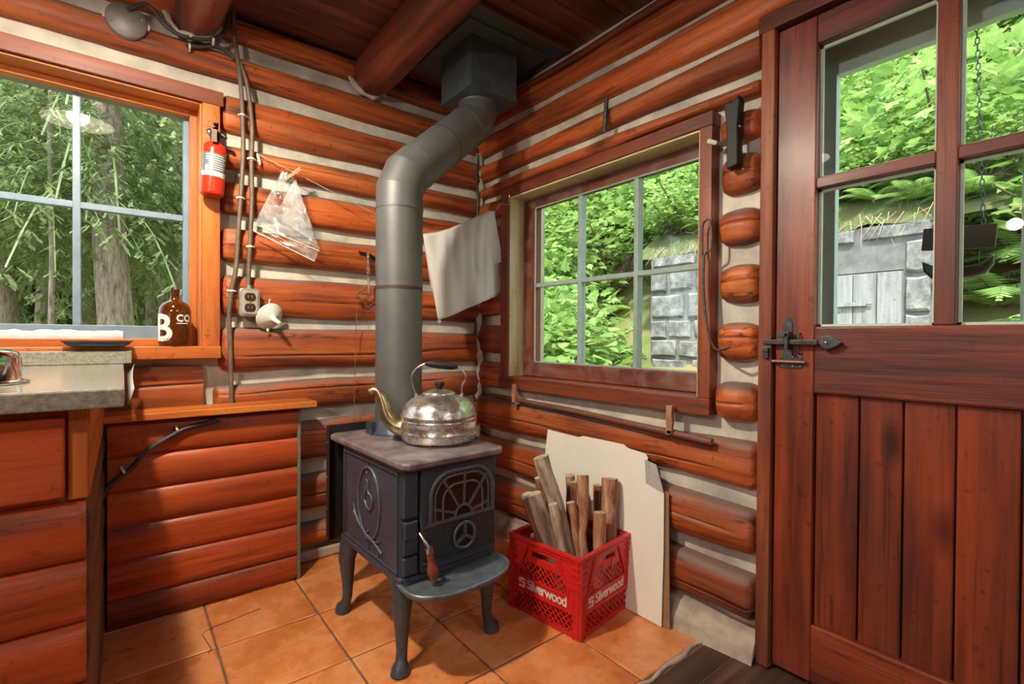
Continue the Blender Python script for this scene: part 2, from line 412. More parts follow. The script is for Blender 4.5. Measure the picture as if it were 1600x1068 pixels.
# rough concrete footing below the logs
mb = MB(); n = 28; vs = []
for i in range(n+1):
    y = -.05 - i*(1.52)/n
    zt = .082 + .010*math.sin(i*.9) + U(-.004,.004); d = .085+.012*math.sin(i*.6)
    vs += [(-d, y, -.006), (-d+.012, y, zt*.45), (-.045, y, zt*.9), (0, y, zt+.01)]
mb.add(vs, [(i*4+k, i*4+k+1, (i+1)*4+k+1, (i+1)*4+k) for i in range(n) for k in range(3)] + [(n*4, n*4+1, n*4+2, n*4+3), (3,2,1,0)])
mb.build('concrete_footing', M_concrete, wall_r, fixn=True)
# mortar bead down the corner
mb = MB(); pts = []; rs = []
for i in range(90):
    pts.append((-.035+U(-.008,.008), -.04+U(-.008,.008), .02+i*2.24/89)); rs.append(U(.010,.026))
mb.tube(pts, rs, 7); mb.build('corner_mortar', M_chink, wall_r)

# rear half of the cabin, behind the camera
def wall_panels(name, mk, lo, hi, w0, w1, z0, z1, label):
    mb = MB()
    mb.box(mk(lo,0), mk(w0,2.3,1)); mb.box(mk(w1,0), mk(hi,2.3,1)); mb.box(mk(w0,0), mk(w1,z0,1)); mb.box(mk(w0,z1), mk(w1,2.3,1))
    return struct(mb.build(name, wood('rear_wall_boards', (.12,.03,.01,1), (.34,.10,.03,1), (.48,.17,.06,1), 'z', .5, .4, .4)), label)
wall_w = wall_panels('wall_west', lambda a,z,t=0: (-4.2-.18*t, a, z) , -4.6, 0, -4.1, -2.95, .9, 1.95, 'board wall at the far kitchen end')
wall_b = struct(board('wall_back', (-4.2,-4.58,0), (0,-4.4,2.3), wood('rear_wall_boards', None, None, None, 'z')), 'board wall behind the viewer')
for nm, a, b, fl in (('window_3', (-4.33,-4.1,.9), (-4.27,-2.95,1.95), 'x'),):
    w = struct(empty(nm, [(a[i]+b[i])/2 for i in range(3)])); cx, cy, cz = w.location
    hx, hy, hz = [(b[i]-a[i])/2 for i in range(3)]; e = .05
    if fl == 'x':
        for s in (-1,1):
            MB().box((-hx,s*hy,-hz),(hx,s*(hy-e),hz)).build('stile', trim_wood('z'), w); MB().box((-hx,-hy,s*hz),(hx,hy,s*(hz-e))).build('rail', trim_wood('y'), w)
        MB().box((-hx,-.02,-hz),(hx,.02,hz)).build('mullion', trim_wood('z'), w); MB().box((-.002,-hy,-hz),(.002,hy,hz)).build('pane', M_glass, w)
    else:
        for s in (-1,1):
            MB().box((s*hx,-hy,-hz),(s*(hx-e),hy,hz)).build('stile', trim_wood('z'), w); MB().box((-hx,-hy,s*hz),(hx,hy,s*(hz-e))).build('rail', trim_wood('x'), w)
        MB().box((-.02,-hy,-hz),(.02,hy,hz)).build('mullion', trim_wood('z'), w); MB().box((-hx,-.002,-hz),(hx,.002,hz)).build('pane', M_glass, w)

# ------------------------------------------------------------------ ceiling, beams
CZ = 2.285
ceil = struct(MB().box((-4.6,-4.8,CZ+.022),(.55,.55,CZ+.12)).build('ceiling', ceil_wood('x')), 'dark stained board ceiling')
y = .0
while y > -4.4:
    w = U(.105,.125); board('ceiling_board', (-4.2, y-w+.003, CZ), (.0, y, CZ+.02), ceil_wood('x'), ceil, .002); y -= w
def beam(x, r, zc, label, seed):
    rnd = random.Random(seed); mb = MB(); n = 40; m = 16; vs = []
    for i in range(n+1):
        y = -.03 - 4.35*i/n; rr = r*(1+.05*math.sin(y*2+seed)+.03*math.sin(y*5.3+seed*2)); cx = .012*math.sin(y*1.3+seed)
        if i == 0: rr *= .88
        if i == 1: rr *= .97
        for k in range(m):
            t = 2*math.pi*k/m; q = rr*(1+.03*noise.noise(Vector((y*4,k*.8,seed))))
            vs.append((cx+q*math.cos(t), y, min(q*math.sin(t), CZ-zc-.001)))
    mb.add(vs, [(i*m+k, (i+1)*m+k, (i+1)*m+(k+1)%m, i*m+(k+1)%m) for i in range(n) for k in range(m)], True)
    mb.add(vs[:m], [tuple(range(m))]); mb.add(vs[-m:], [tuple(range(m))[::-1]])
    o = mb.build('ceiling_beam', wood('peeled_beam_log', (.05,.012,.007,1), (.26,.055,.022,1), (.42,.13,.06,1), 'y', .36, .6, .6), None, (x,0,zc))
    return tag(o, label, 'beam', 'round log ceiling beams')
beam(-.675, .092, 2.222, 'round log ceiling beam running beside the stovepipe box', 1)
beam(-1.375, .088, 2.225, 'round log ceiling beam above the corner of the kitchen window', 2)
beam(-2.2, .09, 2.225, 'round log ceiling beam out above the kitchen counter', 3)
for bx_, sd0 in ((-.675,3),(-1.375,8)):
    rnd_ = random.Random(sd0); pts = []; rs = []
    for k in range(15):
        t = math.radians(180+180*k/14); pts.append((bx_+.090*math.cos(t)+rnd_.uniform(-.006,.006), -.034, 2.228+.088*math.sin(t)+rnd_.uniform(-.006,.006))); rs.append(rnd_.uniform(.006,.022))
    MB().tube(pts, rs, 6).build('beam_mortar', M_chink, wall_l)
# pole moulding along the top of the right wall
o = MB().tube([(-.062, -.05-4.3*i/30, 2.205+.004*math.sin(i)) for i in range(31)], .014, 8).build('trim_1', trim_wood('y')); struct(o, 'thin pole moulding along the ceiling edge')

# ------------------------------------------------------------------ window_1 (left wall)
M_sash = plain('blue_grey_sash_paint', (.20,.29,.38,1), .45, var=.1, nscale=20)
M_putty = plain('pale_putty', (.72,.80,.76,1), .5, var=.08)
M_film = glassy('clear_plastic_film', (.97,.98,.98,1), .03, .06, ((.9,.92,.95,1), .10, 14))
w1 = struct(empty('window_1', (-1.88, .06, .96)), 'kitchen window with blue grey sash looking onto cedar trees')
def kid(o, p):
    """parent keeping world position (parents are unrotated empties)"""
    o.parent = p; o.location = Vector(o.location) - Vector(p.location); return o
kid(board('casing', (-1.342,-.062,.958), (-1.283,0,1.945), orange_wood('z'), None), w1)
kid(board('casing', (-2.48,-.062,.958), (-2.42,0,1.945), orange_wood('z'), None), w1)
kid(board('casing', (-2.50,-.066,1.893), (-1.272,0,1.948), trim_wood('x'), None), w1)
kid(board('sill', (-2.50,-.092,.912), (-1.283,.08,.958), orange_wood('x'), None, .003), w1)
kid(board('jamb', (-1.350,-.05,.958), (-1.342,.17,1.893), orange_wood('z'), None), w1)
kid(board('jamb', (-2.42,-.05,.958), (-2.412,.17,1.893), orange_wood('z'), None), w1)
kid(board('head_jamb', (-2.412,-.05,1.885), (-1.350,.17,1.893), orange_wood('x'), None), w1)
kid(board('stop_bead', (-1.375,.03,.958), (-1.350,.07,1.885), orange_wood('z'), None), w1)
kid(board('stop_bead', (-2.412,.03,1.862), (-1.375,.07,1.885), orange_wood('x'), None), w1)
kid(board('stop_bead', (-2.412,.03,.958), (-1.375,.07,.985), orange_wood('x'), None), w1)
GX0, GX1, GZ0, GZ1 = -2.345, -1.392, 1.035, 1.868
kid(board('sash_stile', (GX1,.07,.975), (-1.352,.115,1.885), M_sash, None), w1)
kid(board('sash_stile', (-2.41,.07,.975), (GX0,.115,1.885), M_sash, None), w1)
kid(board('sash_rail', (GX0,.07,.975), (GX1,.115,GZ0), M_sash, None), w1)
kid(board('sash_rail', (GX0,.07,GZ1), (GX1,.115,1.885), M_sash, None), w1)
for x in (-1.7105, -2.028): kid(board('muntin', (x-.011,.072,GZ0), (x+.011,.110,GZ1), M_sash, None), w1)
kid(board('muntin', (GX0,.074,1.454), (GX1,.108,1.477), M_sash, None), w1)
for xa, xb in ((GX0,-2.039),(-2.017,-1.7215),(-1.6995,GX1)):
    for za, zb in ((GZ0,1.454),(1.477,GZ1)):
        kid(board('pane', (xa,.089,za), (xb,.092,zb), M_glass, None, 0), w1)
# crumpled strip of film lying on the lower rail
mb = MB(); n = 40; vs = []
for i in range(n+1):
    x = -2.4 + i*(.82)/n
    vs += [(x, .066+U(-.003,.001), .985), (x, .060+U(-.007,.004), 1.0+U(-.003,.003)), (x, .065+U(-.004,.002), 1.014+U(-.004,.004))]
mb.add(vs, [(i*3+k, (i+1)*3+k, (i+1)*3+k+1, i*3+k+1) for i in range(n) for k in range(2)], True)
o = mb.build('film_strip', plain('white_crinkled_plastic', (.85,.87,.92,1), .25, var=.05)); kid(o, w1)

# ------------------------------------------------------------------ window_2 (right wall)
w2 = struct(empty('window_2', (.03, -.84, .80)), 'six pane window with brown casing facing the green hillside')
M_munt = plain('pale_grey_green_muntin', (.34,.44,.43,1), .4, var=.1)
kid(board('casing', (-.052,-.318,.80), (0,-.258,1.712), trim_wood('z'), None), w2)
kid(board('casing', (-.052,-1.412,.80), (0,-1.368,1.712), trim_wood('z'), None), w2)
kid(board('casing', (-.054,-1.415,1.712), (0,-.255,1.758), trim_wood('y'), None), w2)
kid(board('casing', (-.058,-1.415,.742), (0,-.25,.80), trim_wood('y'), None, .004), w2)
M_jamb = wood('pale_yellow_jamb', (.40,.32,.14,1), (.66,.57,.30,1), (.76,.70,.44,1), 'z', .4, .3, .3)
M_jamb_y = wood('pale_yellow_jamb', (.40,.32,.14,1), (.66,.57,.30,1), (.76,.70,.44,1), 'y', .4, .3, .3)
kid(board('jamb', (-.045,-.326,.80), (.18,-.318,1.712), M_jamb, None), w2)
kid(board('jamb', (-.045,-1.368,.80), (.18,-1.361,1.712), M_jamb, None), w2)
kid(board('head_jamb', (-.045,-1.361,1.704), (.18,-.326,1.712), M_jamb_y, None), w2)
kid(board('sill', (-.05,-1.361,.79), (.20,-.326,.803), trim_wood('y'), None), w2)
A0, A1, B0, B1 = -1.335, -.412, .876, 1.655      # glass area
kid(board('sash_stile', (.045,A1,.805), (.09,-.327,1.703), trim_wood('z'), None), w2)
kid(board('sash_stile', (.045,-1.36,.805), (.09,A0,1.703), trim_wood('z'), None), w2)
kid(board('sash_rail', (.045,A0,.805), (.09,A1,B0), trim_wood('y'), None), w2)
kid(board('sash_rail', (.045,A0,B1), (.09,A1,1.703), trim_wood('y'), None), w2)
yv = (-.716, -1.030)
for y in yv: kid(board('muntin', (.05,y-.010,B0), (.085,y+.010,B1), M_munt, None), w2)
kid(board('muntin', (.052,A0,1.253), (.083,A1,1.273), M_munt, None), w2)
for ya, yb in ((-.706,A1),(-1.020,-.726),(A0,-1.040)):
    for za, zb in ((B0,1.253),(1.273,B1)):
        kid(board('pane', (.066,ya,za), (.069,yb,zb), M_glass, None, 0), w2)
# glazing beads (pale line around the glass)
for a, b in (((.046,A1-.006,B0),(.05,A1+.004,B1)), ((.046,A0-.004,B0),(.05,A0+.006,B1)), ((.046,A0,B0-.004),(.05,A1,B0+.006)), ((.046,A0,B1-.006),(.05,A1,B1+.004))):
    kid(board('glazing_bead', a, b, M_munt, None, 0), w2)
# plastic film taped around the sash edge: thin wrinkled strips
def film(pts_a, pts_b):
    mb = MB(); n = 24; vs = []
    for i in range(n+1):
        t = i/n; a = Vector(pts_a[0]).lerp(Vector(pts_a[1]), t); b = Vector(pts_b[0]).lerp(Vector(pts_b[1]), t)
        for s in (0,.33,.66,1): vs.append(a.lerp(b, s) + Vector((U(-.0015,.0015) if 0 < s < 1 else 0, 0, 0)))
    mb.add(vs, [(i*4+k, (i+1)*4+k, (i+1)*4+k+1, i*4+k+1) for i in range(n) for k in range(3)], True)
    kid(mb.build('film_edge', M_film), w2)
film(((.034,-.33,.81),(.034,-.33,1.70)), ((.034,-.40,.86),(.034,-.40,1.66)))
film(((.034,-.33,.808),(.034,-1.36,.808)), ((.034,-.40,.885),(.034,-1.36,.885)))
film(((.034,-.33,1.70),(.034,-1.36,1.70)), ((.034,-.40,1.65),(.034,-1.36,1.65)))

# ------------------------------------------------------------------ door
FX = -.032
door = struct(empty('door_1', (0, -2.0, 0)), 'dark stained plank door with four glass lights and black latch')
def dboard(nm, ya, yb, za, zb, xf, xb, ax, bev=.003): return kid(board(nm, (xf,ya,za), (xb,yb,zb), door_wood(ax), None, bev), door)
dboard('stile', -1.717,-1.612, .012,1.925, FX,.014,'z'); dboard('stile', -2.40,-2.295, .012,1.925, FX,.014,'z')
dboard('top_rail', -2.295,-1.717, 1.845,1.925, FX,.014,'y'); dboard('lock_rail', -2.295,-1.717, .846,1.037, FX-.002,.014,'y', .006)
dboard('bottom_rail', -2.295,-1.717, .012,.178, FX,.014,'y', .004)
yb = [-1.717,-1.826,-1.922,-2.023,-2.134,-2.215,-2.295]
for i in range(6): dboard('plank', yb[i+1]+.002, yb[i]-.002, .176,.848, FX+.016,.008,'z', .004)
dboard('muntin', -2.021,-1.980, 1.037,1.845, FX+.003,.012,'z'); 
dboard('muntin', -1.980,-1.717, 1.432,1.463, FX+.004,.011,'y'); dboard('muntin', -2.295,-2.021, 1.432,1.463, FX+.004,.011,'y')
for ya, yb2 in ((-1.980,-1.717),(-2.295,-2.021)):
    for za, zb in ((1.037,1.432),(1.463,1.845)):
        kid(board('pane', (-.008,ya,za), (-.005,yb2,zb), M_glass, None, 0), door)
        e = .007
        for a, b in (((-.004,ya,za),(.006,ya+e,zb)),((-.004,yb2-e,za),(.006,yb2,zb)),((-.004,ya,za),(.006,yb2,za+e)),((-.004,ya,zb-e),(.006,yb2,zb))):
            kid(board('glazing_bead', a, b, M_putty, None, 0), door)
# casing of the door
dc = struct(empty('trim_2', (0,-2.0,0)), 'brown casing boards around the door')
for ya, yb2 in ((-1.609,-1.570),(-2.45,-2.405)): kid(board('casing', (-.052,ya,0), (.06,yb2,1.94), wood('worn_casing_wood', (.10,.02,.008,1), (.30,.065,.022,1), (.48,.19,.08,1), 'z', .5, .3, .5), None, .003), dc)
kid(board('casing', (-.056,-2.46,1.932), (.06,-1.562,1.985), trim_wood('y'), None, .003), dc)
# latch hardware
lt = MB(); lt.box((-.046,-1.676,1.000),(FX,-1.618,1.05)); 
ph = (-0.050,-1.683,0.991)
def hp(nm, mb, mat=M_hard, bevel=.0015): o = mb.build(nm, mat, None, bevel=bevel, fixn=True); o.parent = door; o.location = (0,2.0,0); return o
ZLA = .992
arch = [(-.024,-.055),(.024,-.055),(.024,.05)]+[(.024*math.cos(t), .05+.024*math.sin(t)) for t in [k*math.pi/8 for k in range(1,8)]]+[(-.024,.05)]
hp('latch_plate', MB().prism([(u*.55-1.648, v+ZLA) for u,v in arch], lambda u,v,t: (t,u,v), FX-.004, FX))
hp('latch_bar', MB().box((-.060,-1.735,ZLA-.007),(-.050,-1.588,ZLA+.007)))
hp('latch_keeper', MB().box((-.070,-1.662,ZLA-.022),(FX-.003,-1.652,ZLA+.026)).box((-.070,-1.664,ZLA+.014),(-.046,-1.632,ZLA+.030)))
heart = [(-.032+.0,0)]
heart = [(.0,.0),(.010,.016),(.022,.020),(.034,.018),(.048,.010),(.060,.0),(.048,-.010),(.034,-.018),(.022,-.020),(.010,-.016)]
hp('latch_thumb', MB().prism([(-1.735-u, ZLA+v) for u,v in heart], lambda u,v,t: (t,u,v), -.056, -.047), bevel=.003)
hp('rivet', MB().sphere((-.058,-1.757,ZLA), .005, 8, 6), M_steel, 0)
hp('keeper_hook', MB().box((-.066,-1.605,ZLA-.030),(-.050,-1.586,ZLA-.018)).box((-.062,-1.603,ZLA-.05),(-.050,-1.590,ZLA-.03)))
hp('staple', MB().tube([(FX,-1.682,ZLA+.026),(-.045,-1.682,ZLA+.022),(-.045,-1.682,ZLA-.03),(FX,-1.682,ZLA-.036)], .003, 6))
hp('bolt_plate', MB().box((FX-.003,-1.690,ZLA-.078),(FX,-1.626,ZLA-.038)))
hp('slide_bolt', MB().tube([(-.044,-1.70,ZLA-.058),(-.044,-1.592,ZLA-.058)], .005, 8), plain('rusty_bolt', (.32,.14,.09,1), .5, .6), 0)
for yy in (-1.634,-1.664,-1.684,-1.600):
    for zz in (ZLA-.045, ZLA-.071):
        hp('screw', MB().sphere((FX-.004 if yy < -1.61 else -.053, yy, zz), .0032, 8, 5), M_steel, 0)

# storm door outside the plank door
sd = thing('storm_door', 'pale painted storm door frame outside the plank door', 'door', (.155,-2.0,0))
M_storm = plain('pale_teal_paint', (.62,.78,.74,1), .45, var=.06)
for nm, a, b in (('stile',(.14,-1.711,.02),(.172,-1.60,1.94)), ('stile',(.14,-2.41,.02),(.172,-2.30,1.94)), ('rail',(.14,-2.30,1.815),(.172,-1.711,1.94)), ('rail',(.14,-2.30,.02),(.172,-1.711,.30)), ('rail',(.14,-2.30,.84),(.172,-1.711,.94)), ('mullion',(.14,-2.165,.94),(.172,-2.112,1.815))):
    kid(board(nm, a, b, M_storm, None), sd)
for za, zb in ((.30,.84),): kid(board('panel', (.15,-2.30,za), (.16,-1.711,zb), M_storm, None), sd)

# ------------------------------------------------------------------ boxed-in bench below the window (log siding front, shelf cap)
def siding_mesh(L, h, prot):
    """one course of rounded log siding: along X, facing -Y, z 0..h"""
    mb = MB(); prof = [(0,0)]; n = 8
    prof = [(.002,0.0)] + [(-prot*math.sin(math.pi*(.06+.88*i/n))**.6, h*(.03+.94*i/n)) for i in range(n+1)] + [(.002,h)]
    xs = [0, .012, L-.012, L]; sc = [.8, 1, 1, .8]; m = len(prof); vs = [(x, y*s, z) for x, s in zip(xs, sc) for y, z in prof]
    mb.add(vs, [(i*m+k, (i+1)*m+k, (i+1)*m+k+1, i*m+k+1) for i in range(3) for k in range(m-1)], True)
    mb.add(vs[:m], [tuple(range(m))]); mb.add(vs[-m:], [tuple(range(m))[::-1]])
    return mb
bench = thing('siding_bench', 'low red log-siding box with orange shelf cap below the outlet', 'bench', (-1.32,-.10,0))
kid(MB().box((-1.62,-.150,0),(-1.02,-.06,.705)).build('body', red_wood('x')), bench)
zc = [0.0, .098, .226, .345, .465, .585, .705]
for i in range(6):
    kid(siding_mesh(.605, zc[i+1]-zc[i]-.002, .018).build('siding_board', red_wood('x'), None, (-1.622,-.150,zc[i])), bench)
kid(board('shelf_cap', (-1.64,-.205,.708), (-.955,-.058,.732), orange_wood('x'), None, .003), bench)
kid(board('corner_strip', (-1.020,-.165,0), (-1.008,-.060,.707), plain('green_grey_strip', (.16,.20,.15,1), .7), None), bench)

# ------------------------------------------------------------------ kitchen counter
cab = thing('kitchen_cabinet', 'red log-siding kitchen cabinet under the grey countertop', 'cabinet', (-2.2,-.6,0))
kid(MB().box((-3.1,-1.035,0),(-1.640,-.10,.862)).build('body', red_wood('x')), cab)
zc = [0.0, .105, .222, .338, .455, .572, .690]
for i in range(6):
    kid(siding_mesh(1.46, zc[i+1]-zc[i]-.002, .026).build('siding_board', red_wood('x'), None, (-3.095,-1.035,zc[i])), cab)
    # wavy end panel made of siding ends
    kid(siding_mesh(.93, zc[i+1]-zc[i]-.002, .012).build('end_board', wood('weathered_end_board', (.05,.02,.012,1), (.17,.07,.035,1), (.27,.14,.08,1), 'x', .6, .5, .5), None, (-1.640,-1.03,zc[i]), (0,0,math.pi/2)), cab)
dr = kid(board('drawer', (-2.25,-1.064,.700), (-1.664,-1.035,.848), wood('orange_red_drawer', (.34,.05,.010,1), (.55,.09,.016,1), (.66,.14,.028,1), 'x', .42, .2, .3), None, .004), cab)
kid(board('face_frame', (-1.660,-1.052,.692), (-1.632,-1.03,.860), orange_wood('z'), None, .002), cab)
kid(board('end_panel', (-1.640,-1.03,.692), (-1.630,-.11,.862), orange_wood('y'), None, .002), cab)
M_lam = plain('speckled_grey_laminate', (.34,.33,.27,1), .16, 0, .9, var=.22, nscale=120, col2=(.19,.185,.14,1))
ct = thing('countertop', 'speckled grey laminate countertop with low backsplash', 'countertop', (-2.2,-.6,.864))
kid(board('slab', (-3.1,-1.10,.864), (-1.578,-.095,.900), M_lam, None, .004), ct)
kid(board('backsplash', (-3.1,-.125,.9005), (-1.556,-.095,.945), M_lam, None, .003), ct)
# curling edge strip at the counter end
mb = MB(); vs = []
for i in range(9):
    y = -1.09 + .97*i/8; b = .006+.010*(i/8)**2
    vs += [(-1.574+b*.3, y, .866), (-1.573+b, y, .880), (-1.572+b*1.5, y, .898)]
mb.add(vs, [(i*3+k, (i+1)*3+k, (i+1)*3+k+1, i*3+k+1) for i in range(8) for k in range(2)], True)
o = mb.build('edge_strip', plain('grey_edge_band', (.40,.40,.36,1), .4)); kid(o, ct)
so = o.modifiers.new('thick', 'SOLIDIFY'); so.thickness = .0015
# shiny pot on the counter
pc = (-1.832, -.86)
pot = thing('metal_pot', 'shiny round metal pot on the grey countertop', 'pot', (pc[0],pc[1],.9008))
MB().lathe([(.100,0),(.102,.003),(.096,.006),(.090,.008),(.089,.050),(.085,.062),(.072,.068),(.0001,.070)], 40).build('pot_body', plain('chromed_metal', (.75,.80,.82,1), .12, 1.0, var=.05), pot)
MB().lathe([(.016,.070),(.010,.078),(.018,.088),(.012,.094),(.0001,.095)], 16).build('lid_knob', M_black, pot)

# ------------------------------------------------------------------ things on the window sill
bt = thing('growler_bottle', 'brown glass growler bottle with white lettering on the window sill', 'bottle', (-1.428,-.048,.9585), math.radians(10))
bt.scale = (.90,.90,1.0)
def amber():
    m, nt, b = new_mat('amber_glass'); b.inputs['Base Color'].default_value = (.16,.035,.004,1); b.inputs['Roughness'].default_value = .05
    b.inputs['Transmission Weight'].default_value = .55; b.inputs['IOR'].default_value = 1.45; b.inputs['Coat Weight'].default_value = .5; return m
prof = [(.001,.004),(.045,.004),(.052,0),(.056,.006),(.0575,.02),(.0575,.128),(.054,.146),(.044,.160),(.028,.169),(.018,.174),(.0165,.182),(.0165,.204),(.0185,.206),(.0185,.212),(.014,.2125),(.0125,.19),(.0125,.175)]
MB().lathe(prof, 36).build('glass_body', amber(), bt)
def wrap_text(body, size, x0, z0, bold, parent, nm, mat, r=.0582, spacing=1.0, ang0=0.0):
    me = text_mesh(body, size, 0.0, bold, spacing)
    import bmesh
    bm = bmesh.new(); bm.from_mesh(me); bmesh.ops.triangulate(bm, faces=bm.faces); bmesh.ops.subdivide_edges(bm, edges=[e for e in bm.edges if e.calc_length() > size*.12], cuts=3, use_grid_fill=True); bm.to_mesh(me); bm.free()
    mb = MB(); vs = []
    for v in me.vertices:
        a = ang0 + (v.co.x+x0)/r - math.pi/2
        vs.append((r*math.cos(a), r*math.sin(a), z0+v.co.y))
    mb.add(vs, [tuple(p.vertices) for p in me.polygons]); bpy.data.meshes.remove(me)
    return mb.build(nm, mat, parent)
M_ink = plain('white_printed_ink', (.88,.86,.80,1), .5, var=.03)
AB = math.radians(-18)
wrap_text('B', .138, -.082, .022, .0030, bt, 'letter_b', M_ink, ang0=AB)
wrap_text('CO', .036, .009, .092, .0012, bt, 'letters_co', M_ink, ang0=AB, spacing=1.1)
mb = MB(); vs = []
for i in range(9):
    a = AB + (.009+.046*i/8)/.0582 - math.pi/2
    vs += [(.0582*math.cos(a),.0582*math.sin(a),.0835),(.0582*math.cos(a),.0582*math.sin(a),.0865)]
mb.add(vs, [(2*i,2*i+2,2*i+3,2*i+1) for i in range(8)]); mb.build('underline', M_ink, bt)
tr = thing('shallow_tray', 'shallow black tray with a thin rim on the sill behind the counter', 'tray', (-1.645,-.105,.958))
MB().prism([(-.088,.016),(.088,.016),(.080,.008),(.066,0.001),(-.066,0.001),(-.080,.008)], lambda u,v,t: (u,t,v), -.034, .034).build('tray_body', M_black, tr, bevel=.002)
MB().box((-.092,-.037,.0162),(.092,-.033,.0205)).box((-.092,.033,.0162),(.092,.037,.0205)).box((-.092,-.033,.0162),(-.088,.033,.0205)).box((.088,-.033,.0162),(.092,.033,.0205)).build('rim', M_black, tr)

# ------------------------------------------------------------------ cast-iron stove
ST = thing('wood_stove', 'small black cast-iron wood stove on four legs with sunburst door', 'stove', (-.775,-.7225,0), math.radians(2.0))
def sp(nm, mb, mat=M_iron, par=None, bevel=.003, fixn=True, label=None):
    o = mb.build(nm, mat, par or ST, bevel=bevel, fixn=fixn)
    if label: o['label'] = label
    return o
hx, hy = .172, .218
sp('body', MB().box((-hx,-hy,.275),(hx,hy,.607)), bevel=.006)
sp('base_rim', MB().box((-hx-.008,-hy-.008,.262),(hx+.008,hy+.008,.284)), bevel=.006)
def rrect(x0,y0,x1,y1,ch): return [(x0+ch,y0),(x1-ch,y0),(x1,y0+ch),(x1,y1-ch),(x1-ch,y1),(x0+ch,y1),(x0,y1-ch),(x0,y0+ch)]
fxy = lambda u,v,t: (u,v,t)
tp = sp('top_plate', MB().prism(rrect(-.190,-.268,.190,.322,.02), fxy, .613,.634), M_iron2, bevel=.006)
sp('top_moulding', MB().prism(rrect(-.182,-.258,.182,.315,.02), fxy, .6065,.6135), M_iron, bevel=.002)
LID = (.064,-.050)
sp('cooking_lid', MB().lathe([(.118,.634),(.118,.6375),(.112,.638),(.0001,.638)], 40, (LID[0],LID[1],0)), plain('rusty_lid', (.20,.09,.07,1), .5, .4, var=.25, nscale=20), bevel=0)
# legs
for sx, sy in ((-1,-1),(1,-1),(-1,1),(1,1)):
    big = 1.0
    cx, cy = sx*(hx-.022), sy*(hy-.022)
    P = [(cx,cy,.268),(cx+sx*.006,cy+sy*.006,.235),(cx+sx*.012,cy+sy*.012,.19),(cx+sx*.010,cy+sy*.010,.12),(cx+sx*.010,cy+sy*.010,.06),(cx+sx*.014,cy+sy*.014,.034),(cx+sx*.020,cy+sy*.020,.020),(cx+sx*.022,cy+sy*.022,.001)]
    sp('leg', MB().tube(P, [.036,.034,.029,.021,.0165,.018,.026,.029], 10), M_iron, bevel=0)
# left and right side relief
for s in (-1,1):
    X = s*hx
    rel = MB()
    for z0, z1, y0, y1 in ((.288,.296,-.20,.20),(.588,.596,-.20,.20)): rel.box((X-s*.002,y0,z0),(X+s*.006,y1,z1))
    for y0, y1 in ((-.206,-.196),(.196,.206),(-.004,.004)):
        if y0 == -.004: rel.box((X,y0,.29),(X+s*.004,y1,.325)).box((X,y0,.56),(X+s*.004,y1,.592))
        else: rel.box((X-s*.002,y0,.288),(X+s*.006,y1,.596))
    sd_ = sp('side_panel', rel, bevel=.002)
    ov = [(X+s*.002, .082*math.cos(t), .452+.118*math.sin(t)) for t in [2*math.pi*k/36 for k in range(37)]]
    sp('oval_relief', MB().tube(ov, .0045, 6), M_iron_edge, sd_, 0)
    brn = MB()
    def br(pts, r): brn.tube([(X+s*.003, p, z) for p, z in pts], r, 5)
    q = -1 if s < 0 else 1
    br([(q*-.12,.395),(q*-.07,.365),(q*-.02,.345),(q*.05,.335),(q*.10,.318)], .005)
    br([(q*-.07,.365),(q*-.105,.368)], .003); br([(q*-.085,.372),(q*-.12,.42)], .0025); br([(q*.05,.335),(q*.085,.352)], .003); br([(q*.07,.33),(q*.075,.30)], .0025); br([(q*-.02,.345),(q*-.0,.362)], .003)
    sp('branch_relief', brn, M_iron_edge, sd_, 0)
    bird = MB(); br = None
    bird.tube([(X+s*.003,q*p,z) for p,z in ((-.03,.455),(-.012,.435),(.012,.432),(.028,.447),(.03,.468),(.018,.482),(0,.485),(-.006,.50),(-.004,.52),(-.016,.528),(-.02,.515),(-.014,.50),(-.022,.485),(-.03,.47),(-.03,.455))], .003, 5)
    bird.tube([(X+s*.003,q*p,z) for p,z in ((-.004,.55),(-.018,.553),(-.012,.57))], .0025, 5)
    sp('bird_relief', bird, M_iron_edge, sd_, 0)
# front: latch column, door
YF = -hy
sp('latch_column', MB().box((-.170,YF-.016,.292),(-.122,YF,.345)).box((-.170,YF-.016,.352),(-.122,YF,.440)).box((-.170,YF-.022,.400),(-.126,YF,.452)).box((-.170,YF-.016,.462),(-.122,YF,.600)), bevel=.004)
DR = sp('door', MB().box((-.116,YF-.022,.290),(.168,YF-.001,.602)), bevel=.004)
YD = YF-.022
f_front = lambda u,v,t: (u,t,v)
def arch(o, zb=.430):
    x0, x1, z1, r = -.085+o, .152-o, .582-o, .075-o*.6
    pts = [(x0,zb),(x0,z1-r)] + [(x0+r-r*math.cos(t), z1-r+r*math.sin(t)) for t in [math.pi/2*k/8 for k in range(1,9)]]
    pts += [(x1-r+r*math.sin(t), z1-r+r*math.cos(t)) for t in [math.pi/2*k/8 for k in range(0,9)]] + [(x1,zb)]
    return pts
gl_d = plain('sooty_stove_glass', (.05,.022,.014,1), .12, 0, .5, var=.3, nscale=10)
sp('door_glass', MB().prism(arch(.012), f_front, YD-.0012, YD+.004), gl_d, DR, 0)
sp('window_frame', MB().tube([(u,YD-.001,v) for u,v in arch(0)], .0075, 6).tube([(u,YD-.001,v) for u,v in arch(.016)], .004, 6).bar((-.088,YD-.002,.430),(.155,YD-.002,.430),.010,.012), M_iron_edge, DR, 0)
sp('inner_arch', MB().tube([(u,YD-.004,v) for u,v in arch(.043)], .004, 6), M_iron_edge, DR, 0)
hub = (.034,.436); hr = .032
